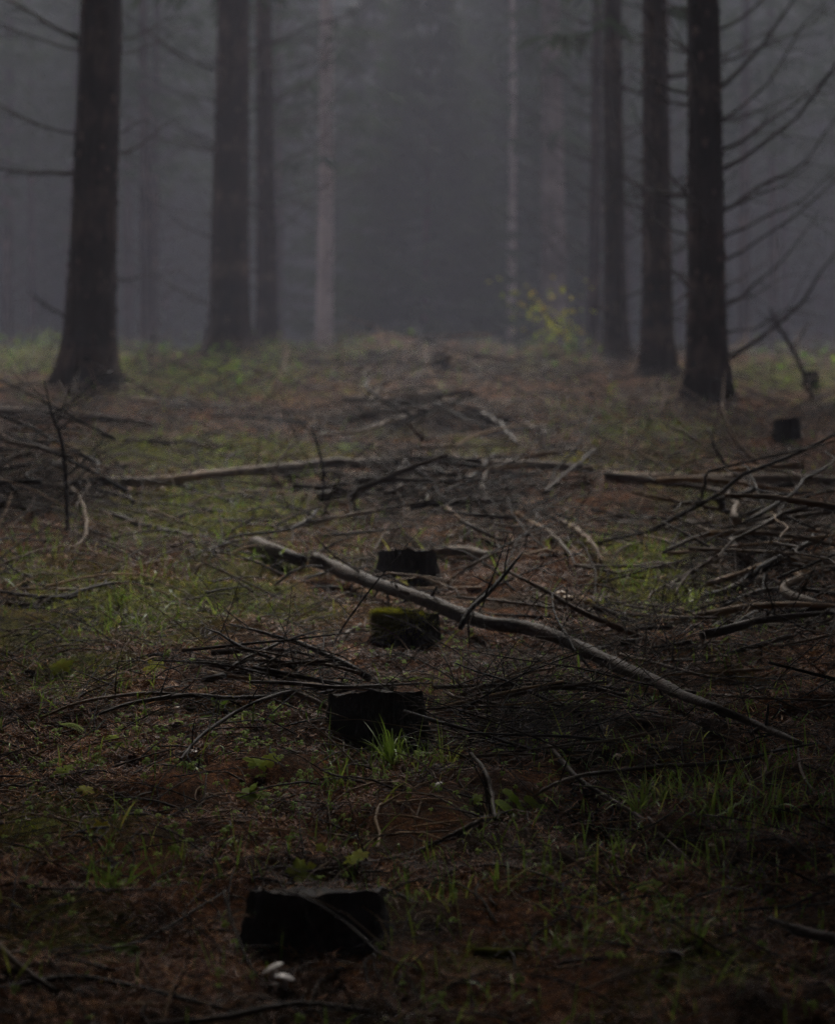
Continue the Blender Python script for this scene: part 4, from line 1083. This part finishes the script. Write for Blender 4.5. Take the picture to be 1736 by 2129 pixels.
seedling(400, 980, [(24, 14, 26)], "yellow green leaf beside the middle log's left half", 15, 14, 0.6)
seedling(520, 1650, [(0, 0, 34), (-16, 6, 26), (14, 8, 26), (6, -14, 22)], "wet pale green herb clump among the tiny plants", 16, 22, 0.3, 'ovate', "herb_clump")
seedling(480, 762, [(0, -4, 22), (-10, 20, 18), (14, 16, 16), (-16, 4, 16)], "bright yellow green plant in front of the broad misty trunk", 17, 40, 0.5)
seedling(820, 1210, [(0, 0, 14), (10, -6, 12), (22, 2, 12)], "small yellow green shoot under the fallen log", 18, 16, 0.7)
seedling(990, 1660, [(0, 0, 20)], "small pale leaf right of the glossy tuft", 19, 12, 0.4)
seedling(205, 1575, [(0, 0, 22), (10, 6, 16)], "little wet green leaf above the left needles", 20, 8, 0.3)
seedling(360, 1535, [(0, 0, 16), (0, 10, 14)], "small green leaf on the brown leaves", 21, 12, 0.5)

# the yellow leaved shrub at the right row
def shrub():
    r = np.random.default_rng(71); d = 31.5
    base = P(1190, 742); x0, y0 = (1200 - 868) / F * d, d
    root = tag(empty("yellow_shrub", (x0, y0, float(ground(x0, y0)))), "small shrub with yellow leaves beside the slim dark trunk", "shrub")
    o = np.array(root.location)
    for k in range(13):
        tip = PD(1045 + 175 * r.random() ** 1.2, 560 + 150 * r.random(), d + r.normal(0, 0.3)) - o
        u = np.linspace(0, 1, 8)[:, None]
        pts = tip * u + np.array([0, 0, 0.25]) * np.sin(u * 3.14) * r.random()
        b = MB(); tube(b, pts, 0.008 * (1 - 0.8 * u[:, 0]), 4, 0.3, 0, r); st = b.build("stem", M['stick'], root)
        lf = MB()
        for m in range(10):
            q = 0.3 + 0.7 * r.random(); c = tip * q + np.array([0, 0, 0.25]) * math.sin(q * 3.14) * 0.4 + r.normal(0, 0.11, 3)
            leaf_mesh(lf, c, r.uniform(0.035, 0.065), r.random() * 6.28, r.normal(0.6, 0.5), r.normal(0, 0.4), 'ovate', float(np.clip(r.normal(0.72, 0.2), 0.2, 1)), r)
        lf.build("leaves", M['leaf'], root)
    # the row of largest, brightest leaves
    for px, py, s in ((1085, 632, 0.075), (1110, 638, 0.07), (1130, 640, 0.075), (1148, 615, 0.085), (1155, 650, 0.06), (1120, 628, 0.06), (1150, 575, 0.06), (1170, 690, 0.06), (1140, 700, 0.05), (1205, 690, 0.055)):
        lf = MB(); leaf_mesh(lf, PD(px, py, d + r.normal(0, 0.2)) - o, s * 1.2, r.random() * 6.28, r.normal(0.7, 0.3), r.normal(0, 0.4), 'ovate', 0.9, r); lf.build("leaf", M['leaf'], root)
shrub()

def fern(px, py, tips, label, seed, tint=0.5, wpx=16):
    r = np.random.default_rng(seed); c = P(px, py); s = c[1] / F
    root = tag(empty("fern", c), label, "fern")
    for dx, dy in tips:
        tip = np.array([dx * s, r.normal(0, 0.02), -dy * s])
        u = np.linspace(0, 1, 26)[:, None]
        pts = tip * u + np.array([0, 0, 0.12 * np.linalg.norm(tip)]) * np.sin(u * 3.14)
        pts[:, 2] = np.maximum(pts[:, 2], 0.006)
        b = MB(); tube(b, pts, 0.0011 * (1 - 0.7 * u[:, 0]), 4, 0.4, 0, r)
        d = unit(np.gradient(pts, axis=0)); sd = unit(np.cross(d, [0, 0, 1.0]) + np.array([0, 0, 0.25]))
        L = wpx * s * np.sin(np.clip(u[:, 0] * 0.85 + 0.15, 0, 1) * 3.14) ** 0.7
        for sg in (-1, 1):
            strips(b, pts[2:], (sd * sg + d * 0.35)[2:], L[2:] + 0.002, 0.0038, 0.15, 3, np.clip(tint + r.normal(0, 0.08, 24), 0, 1), prof=np.array([0.8, 1, 0.7, 0.1]), rng=r)
        b.build("frond", M['herb'], root)
fern(462, 1482, [(-22, -30), (14, -26), (30, -6)], "small bright fern beside the black arching branch", 1, 0.55, 16)
fern(526, 1515, [(2, -50)], "tiny upright fern frond near the focused stump", 2, 0.7, 11)
fern(185, 1530, [(-65, -22)], "pale fern frond lying on the litter at the left", 3, 0.9, 12)
fern(238, 1570, [(20, -28), (-16, 6), (6, -14)], "wet bluish fern below the upright maple leaf", 4, 0.6, 13)
fern(840, 1418, [(-45, -8), (60, -4), (20, 4)], "thin green fern fronds behind the focused stump", 5, 0.6, 10)
fern(400, 1500, [(50, -8), (-20, -12)], "dark fern lying under the tan curved branch", 6, 0.3, 14)

def brown_leaves(spec, label, seed, kind='oak'):
    r = np.random.default_rng(seed)
    for px, py, sz in spec:
        c = P(px, py, 0.006); b = MB()
        leaf_mesh(b, (0, 0, 0), sz * c[1] / F * 0.6, r.random() * 6.28, r.normal(0, 0.35), r.normal(0, 0.35), kind, float(np.clip(r.normal(0.5, 0.2), 0, 1)), r)
        o = b.build("withered_leaf", M['brownleaf']); o.location = [float(q) for q in c]
        tag(o, label, "leaf", "withered brown leaves left of the focused stump")
brown_leaves([(310, 1520, 34), (340, 1535, 40), (365, 1515, 36), (385, 1540, 38), (330, 1555, 34), (275, 1575, 36), (370, 1560, 30), (225, 1546, 26), (290, 1545, 30), (400, 1560, 26), (255, 1590, 30)],
             "withered reddish brown leaf in the patch left of the focused stump", 9)

def mushroom(px, py, wpx, label, seed, tint=0.4, stem=0.5, flat=0.5, tilt=0.0, group=None):
    r = np.random.default_rng(seed); c = P(px, py); s = c[1] / F; R = wpx * s / 2
    root = tag(empty("mushroom", c), label, "mushroom", group)
    H = R * 2 * stem
    a = np.arange(16) / 16 * 6.283
    prof = [(0.25, 0.0), (0.7, -0.05), (1.0, 0.0), (0.97, 0.18), (0.8, 0.55), (0.5, 0.85), (0.2, 0.98), (0.02, 1.0)]
    v = np.concatenate([np.stack([R * q * np.cos(a) * (1 + 0.06 * np.cos(a * 3 + seed)), R * q * np.sin(a), np.full(16, H + R * flat * z) + np.cos(a) * R * q * tilt], -1) for q, z in prof])
    i = np.arange(len(prof) - 1)[:, None] * 16; j = np.arange(16)[None]; j2 = (j + 1) % 16
    m = MB(); m.add(v, np.stack([i + j, i + j2, i + 16 + j2, i + 16 + j], -1).reshape(-1, 4), None, tint); m.build("cap", M['fungus'], root)
    t = MB(); u = np.linspace(0, 1, 4)[:, None]
    tube(t, np.array([0, 0, -0.01]) * (1 - u) + np.array([0.1 * R, 0, H + R * flat * 0.1]) * u, R * 0.28, 8, min(1, tint + 0.25), 0, r); t.build("stalk", M['fungus'], root)
mushroom(566, 2036, 46, "white tilted mushroom, topmost of the group before the foreground stump", 1, 0.95, 0.45, 0.35, 0.5)
mushroom(592, 2052, 44, "white broad mushroom right of the tilted one", 2, 1.0, 0.4, 0.4, -0.2)
mushroom(572, 2062, 22, "small white mushroom in front of the two broad ones", 3, 0.95, 0.5, 0.7)
mushroom(173, 1448, 20, "little tan mushroom on the left moss", 4, 0.4, 0.5, 0.6)
mushroom(370, 1486, 26, "brown mushroom under the dark branch", 5, 0.2, 0.4, 0.6)
mushroom(1284, 1580, 20, "beige mushroom beside the fanning sticks", 6, 0.5, 0.3, 0.7)
mushroom(1288, 1800, 11, "tiny orange mushroom, first of a pair at the pit", 7, 0.3, 0.4, 0.8)
mushroom(1298, 1799, 13, "tiny orange mushroom, second of a pair at the pit", 8, 0.3, 0.4, 0.8)
mushroom(1366, 1811, 15, "small orange brown mushroom right of the pit pair", 9, 0.2, 0.3, 0.7)
mushroom(1406, 1808, 10, "tiny brown mushroom near the right foreground leaf pair", 10, 0.2, 0.3, 0.7)
mushroom(1482, 1772, 18, "pale tan mushroom below the wide grass clump", 11, 0.55, 0.7, 0.5)
mushroom(1155, 1252, 22, "flat yellowish mushroom nearest the fallen log", 12, 0.65, 0.3, 0.4)
mushroom(1180, 1250, 24, "flat yellowish mushroom right in the small group behind the fallen log", 13, 0.65, 0.3, 0.4)
mushroom(1166, 1244, 22, "flat yellowish mushroom at the back of the small group", 14, 0.6, 0.5, 0.4)
mushroom(1108, 1266, 17, "yellowish mushroom alone left of the small group", 15, 0.65, 0.3, 0.5)
mushroom(1432, 1598, 11, "tiny white mushroom over the thin brown branch", 16, 0.95, 0.4, 0.7)
mushroom(910, 1644, 22, "white frilly mushroom right of the glossy tuft", 17, 0.95, 0.5, 0.5, 0.4)

def cone(px, py, lpx, label, seed, group=None):
    r = np.random.default_rng(seed); c = P(px, py, 0.008); s = c[1] / F; L = lpx * s; R = L * 0.22
    b = MB(); u = np.linspace(-0.5, 0.5, 8); tube(b, np.stack([u * L, 0 * u, 0 * u], -1), R * np.cos(u * 2.7) ** 0.6 * 0.8, 8, 0.2, 0.1, r)
    n = 90; k = np.arange(n); t = k / n - 0.5; a = k * 2.4
    rad = R * 0.75 * np.cos(t * 2.7) ** 0.6
    p = np.stack([t * L, rad * np.cos(a), rad * np.sin(a)], -1)
    d = np.stack([np.full(n, 0.8), np.cos(a) * 0.6, np.sin(a) * 0.6], -1)
    strips(b, p, d, L * 0.14, L * 0.11, 0.0, 1, np.clip(r.normal(0.5, 0.25, n), 0, 1), prof=np.array([1, 0.6]), rng=r)
    o = b.build("spruce_cone", M['cone']); o.location = [float(q) for q in c]; o.rotation_euler = (0, r.normal(0, 0.15), r.normal(0, 0.7))
    tag(o, label, "cone", group)
cone(330, 1366, 44, "dark spruce cone beside the single leaf on the moss", 1)
cone(16, 1362, 36, "dark spruce cone at the left edge", 2)
cone(62, 1398, 26, "dark spruce cone below the one at the left edge", 3)
cone(230, 1400, 22, "small dark spruce cone between the two flat leaves", 4)
cone(1200, 1512, 34, "dark spruce cone among the fanning sticks", 5)
cone(1355, 1560, 30, "spruce cone below the fallen log's narrow half", 6)
cone(1395, 1985, 46, "dark spruce cone in the bottom right foreground grass", 7)
cone(1195, 1814, 40, "grey spruce cone left of the tiny orange mushrooms", 8)
cone(52, 1218, 22, "dark lump of a cone above the curving left stick", 9)

# splintered stub standing in the foreground grass
def splinter(px, py, hpx, wpx, label, seed):
    r = np.random.default_rng(seed); c = P(px, py); s = c[1] / F; b = MB()
    for k in range(5):
        u = np.linspace(0, 1, 4)[:, None]; x = (k - 2) * wpx * 0.2 * s
        tube(b, np.array([x, 0, -0.02]) + np.array([r.normal(0, 0.003), 0, hpx * s * r.uniform(0.75, 1.1)]) * u, wpx * 0.14 * s * (1 - 0.5 * u[:, 0]), 5, 0.75 + 0.1 * r.random(), 0.3, r)
    o = b.build("wood_splinter", M['stick']); o.location = [float(q) for q in c]; tag(o, label, "splinter")
splinter(1256, 1948, 46, 18, "pale splintered wood stub standing in the foreground grass", 1)
splinter(1232, 1940, 28, 8, "thin pale splinter left of the splintered stub", 2)
splinter(1440, 1935, 30, 10, "short tan splinter in the right foreground grass", 3)

# clods of dug soil
cl = MB(); rc = np.random.default_rng(39)
for px, py, sp, n in ((1230, 1690, 70, 130), (1250, 1755, 55, 110)):
    c = P(px, py)
    for k in range(n):
        x = c[0] + rc.normal(0, 0.5) * sp * c[1] / F; y = c[1] + rc.normal(0, 0.09); R = 0.002 + 0.006 * rc.random() ** 2
        g = float(ground(x, y))
        a = np.arange(7) / 7 * 6.283
        rings = [np.stack([x + R * q * np.cos(a) * (1 + 0.4 * (rc.random(7) - 0.5)), y + R * q * np.sin(a) * (1 + 0.4 * (rc.random(7) - 0.5)), np.full(7, g + R * z) + R * 0.3 * rc.random(7)], -1) for q, z in ((0.8, -0.5), (1.0, 0.2), (0.7, 0.75), (0.15, 0.95))]
        i = np.arange(3)[:, None] * 7; j = np.arange(7)[None]; j2 = (j + 1) % 7
        cl.add(np.concatenate(rings), np.stack([i + j, i + j2, i + 7 + j2, i + 7 + j], -1).reshape(-1, 4), None, rc.random())
tag(cl.build("soil_clods", M['soil']), "crumbs of dark bare soil in the dug pits", "soil", kind="stuff")

# ------------------------------------------------------------------ mist
hm = bpy.data.materials.new("mist"); hm.use_nodes = True
nt = hm.node_tree
for nd in list(nt.nodes): nt.nodes.remove(nd)
out = nt.nodes.new("ShaderNodeOutputMaterial"); pv = nt.nodes.new("ShaderNodeVolumePrincipled")
pv.inputs["Color"].default_value = (0.79, 0.80, 0.96, 1)
pv.inputs["Density"].default_value = HAZE_DENSITY
pv.inputs["Anisotropy"].default_value = 0.0
for nm in ("Density Attribute", "Color Attribute", "Temperature Attribute"):
    if nm in pv.inputs: pv.inputs[nm].default_value = ""
nt.links.new(pv.outputs[0], out.inputs["Volume"])
try: hm.cycles.homogeneous_volume = True
except Exception: pass
hb = MB()
x0, x1, y0, y1, z0, z1 = -245, 245, -75, 325, -14, 31
hb.add([(x0, y0, z0), (x1, y0, z0), (x1, y1, z0), (x0, y1, z0), (x0, y0, z1), (x1, y0, z1), (x1, y1, z1), (x0, y1, z1)],
       [(0, 3, 2, 1), (4, 5, 6, 7), (0, 1, 5, 4), (1, 2, 6, 5), (2, 3, 7, 6), (3, 0, 4, 7)])
tag(hb.build("haze", hm, smooth=False), "grey morning mist filling the forest", "mist", kind="stuff")
